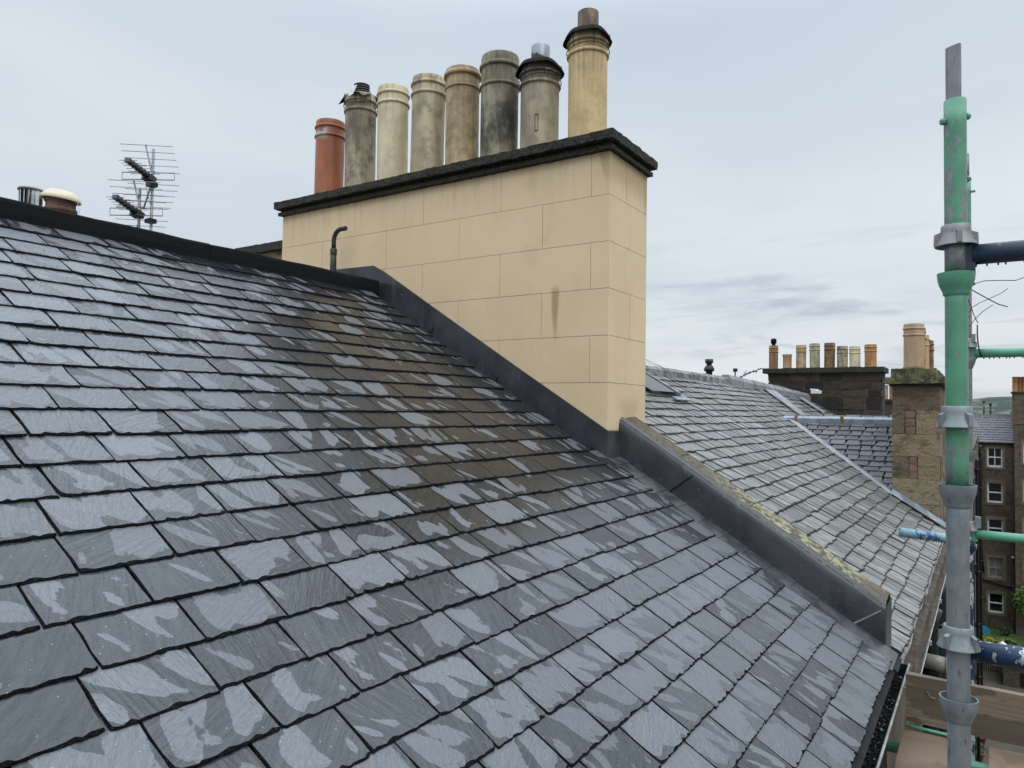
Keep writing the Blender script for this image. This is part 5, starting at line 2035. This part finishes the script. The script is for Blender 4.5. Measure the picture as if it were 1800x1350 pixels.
for i in range(50):
    y = S2Y - .05 - 1.2 * (i / 50) + U(-.01, .01)
    d.lathe([(.001, -.006), (.0035, -.003), (.003, .003)], (S2X + .005, y, .333 - R0 - .001), 6)
for i in range(26):
    t = i / 26
    d.lathe([(.001, -.005), (.0035, -.003), (.003, .003)], (4.50 + .03 * t, .40 - .32 * t, -.648 - .020 * t - R0 - .001), 6)
solo('water_drops', d, 'window_glass', (S2X, 0, .3), 'rain drops hanging under the scaffold tubes', 'water drops', kind='stuff')

WR = [
    ([(2.125, .03, .322), (2.129, .023, .328), (2.143, .001, .336), (2.166, -.034, .338), (2.186, -.064, .338), (2.198, -.082, .346), (2.221, -.118, .358)], .0011, 'wire_blue', 'long bluish wire end running off below the navy tube'),
    ([(2.121, .036, .319), (2.13, .023, .31), (2.151, -.008, .29), (2.165, -.028, .278), (2.177, -.047, .272)], .0013, 'wire_black', 'wire end slanting down, crossed by another'),
    ([(2.126, .032, .258), (2.127, .029, .268), (2.139, .011, .281), (2.152, -.01, .292), (2.168, -.034, .306), (2.177, -.048, .318)], .0009, 'wire_black', 'wire end slanting up across the falling one'),
    ([(2.128, .031, .224), (2.134, .021, .241), (2.144, .004, .26), (2.157, -.016, .276)], .0009, 'wire_black', 'short curved wire end lowest on the upright'),
    ([(2.122, .036, .291), (2.127, .029, .27), (2.132, .023, .248), (2.138, .015, .23)], .0010, 'wire_black', 'short wire end hanging close beside the upright'),
    ([(4.584, .035, .484), (4.586, .036, .426), (4.591, .031, .368), (4.588, .026, .345), (4.60, .019, .313)], .0036, 'wire_black', 'black cable tie standing up from the upper green tube'),
]
for pts, r, mt, lb in WR:
    d = MB()
    if r < .002:
        pts = [(2.100, .052, pts[0][2] - .004), (2.108, .046, pts[0][2])] + pts
    d.tube(pts, r, 6)
    if 'long' in lb:
        d.lathe([(.001, -.004), (.004, 0), (.001, .004)], pts[3], 8)
    solo('tie_wire', d, mt, pts[0], lb, 'wire', 'loose tie wires on the scaffold')

# boards
tb = thing('toe_board', (4.0, 0, -1.45), 'wet brown timber board standing on edge across the scaffold', 'board')
d = MB()
n = 12
vs = []
for k in range(n + 1):
    y = .331 - 2.2 * k / n
    for x, z in ((3.985, -1.475), (3.985, -1.252), (4.023, -1.252), (4.023, -1.475)):
        vs.append((x + U(-.002, .002), y, z + U(-.003, .003)))
d.add(vs, [(k * 4 + j, k * 4 + (j + 1) % 4, (k + 1) * 4 + (j + 1) % 4, (k + 1) * 4 + j) for k in range(n) for j in range(4)] + [(3, 2, 1, 0), (n * 4, n * 4 + 1, n * 4 + 2, n * 4 + 3)])
part('plank', d, 'toe_board_wood', tb)
d = MB()
d.tube([(3.980, .245, -1.312), (3.972, .228, -1.335), (3.970, .205, -1.338)], .004, 6)
part('bent_nail', d, 'rusty_steel', tb)
DB = 'scaffold deck boards'
for (y0, y1, lb) in ((.118, .335, 'brown scaffold board beside the house wall'), (-.235, -.002, 'brown scaffold board at the outer edge of the deck'), (-.50, -.245, 'outermost brown scaffold board beyond the deck edge')):
    d = MB()
    n = 14
    vs = []
    for k in range(n + 1):
        x = .2 + 3.775 * k / n
        for y, z in ((y0, -1.540), (y0, -1.502), (y1, -1.502), (y1, -1.540)):
            vs.append((x, y + U(-.003, .003), z + U(-.002, .002)))
    d.add(vs, [(k * 4 + j, k * 4 + (j + 1) % 4, (k + 1) * 4 + (j + 1) % 4, (k + 1) * 4 + j) for k in range(n) for j in range(4)] + [(3, 2, 1, 0), (n * 4, n * 4 + 1, n * 4 + 2, n * 4 + 3)])
    solo('deck_board', d, 'plywood', (2, (y0 + y1) / 2, -1.54), lb, 'board', DB)
ledger('scaffold_transom', (3.93, .42, -1.592), (3.93, -1.2, -1.592), R0, 'green_paint', 'green tube under the deck boards by the upright board', False)
ledger('scaffold_transom', (2.4, .42, -1.592), (2.4, -1.2, -1.592), R0, 'green_paint', 'green tube under the deck boards near the house wall', False)
d = MB()
d.tube([(3.965, .33, -1.488), (3.962, .05, -1.490)], .008, 8)
solo('green_rod', d, 'green_paint', (3.96, .2, -1.488), 'thin green rod along the foot of the upright board', 'rod')
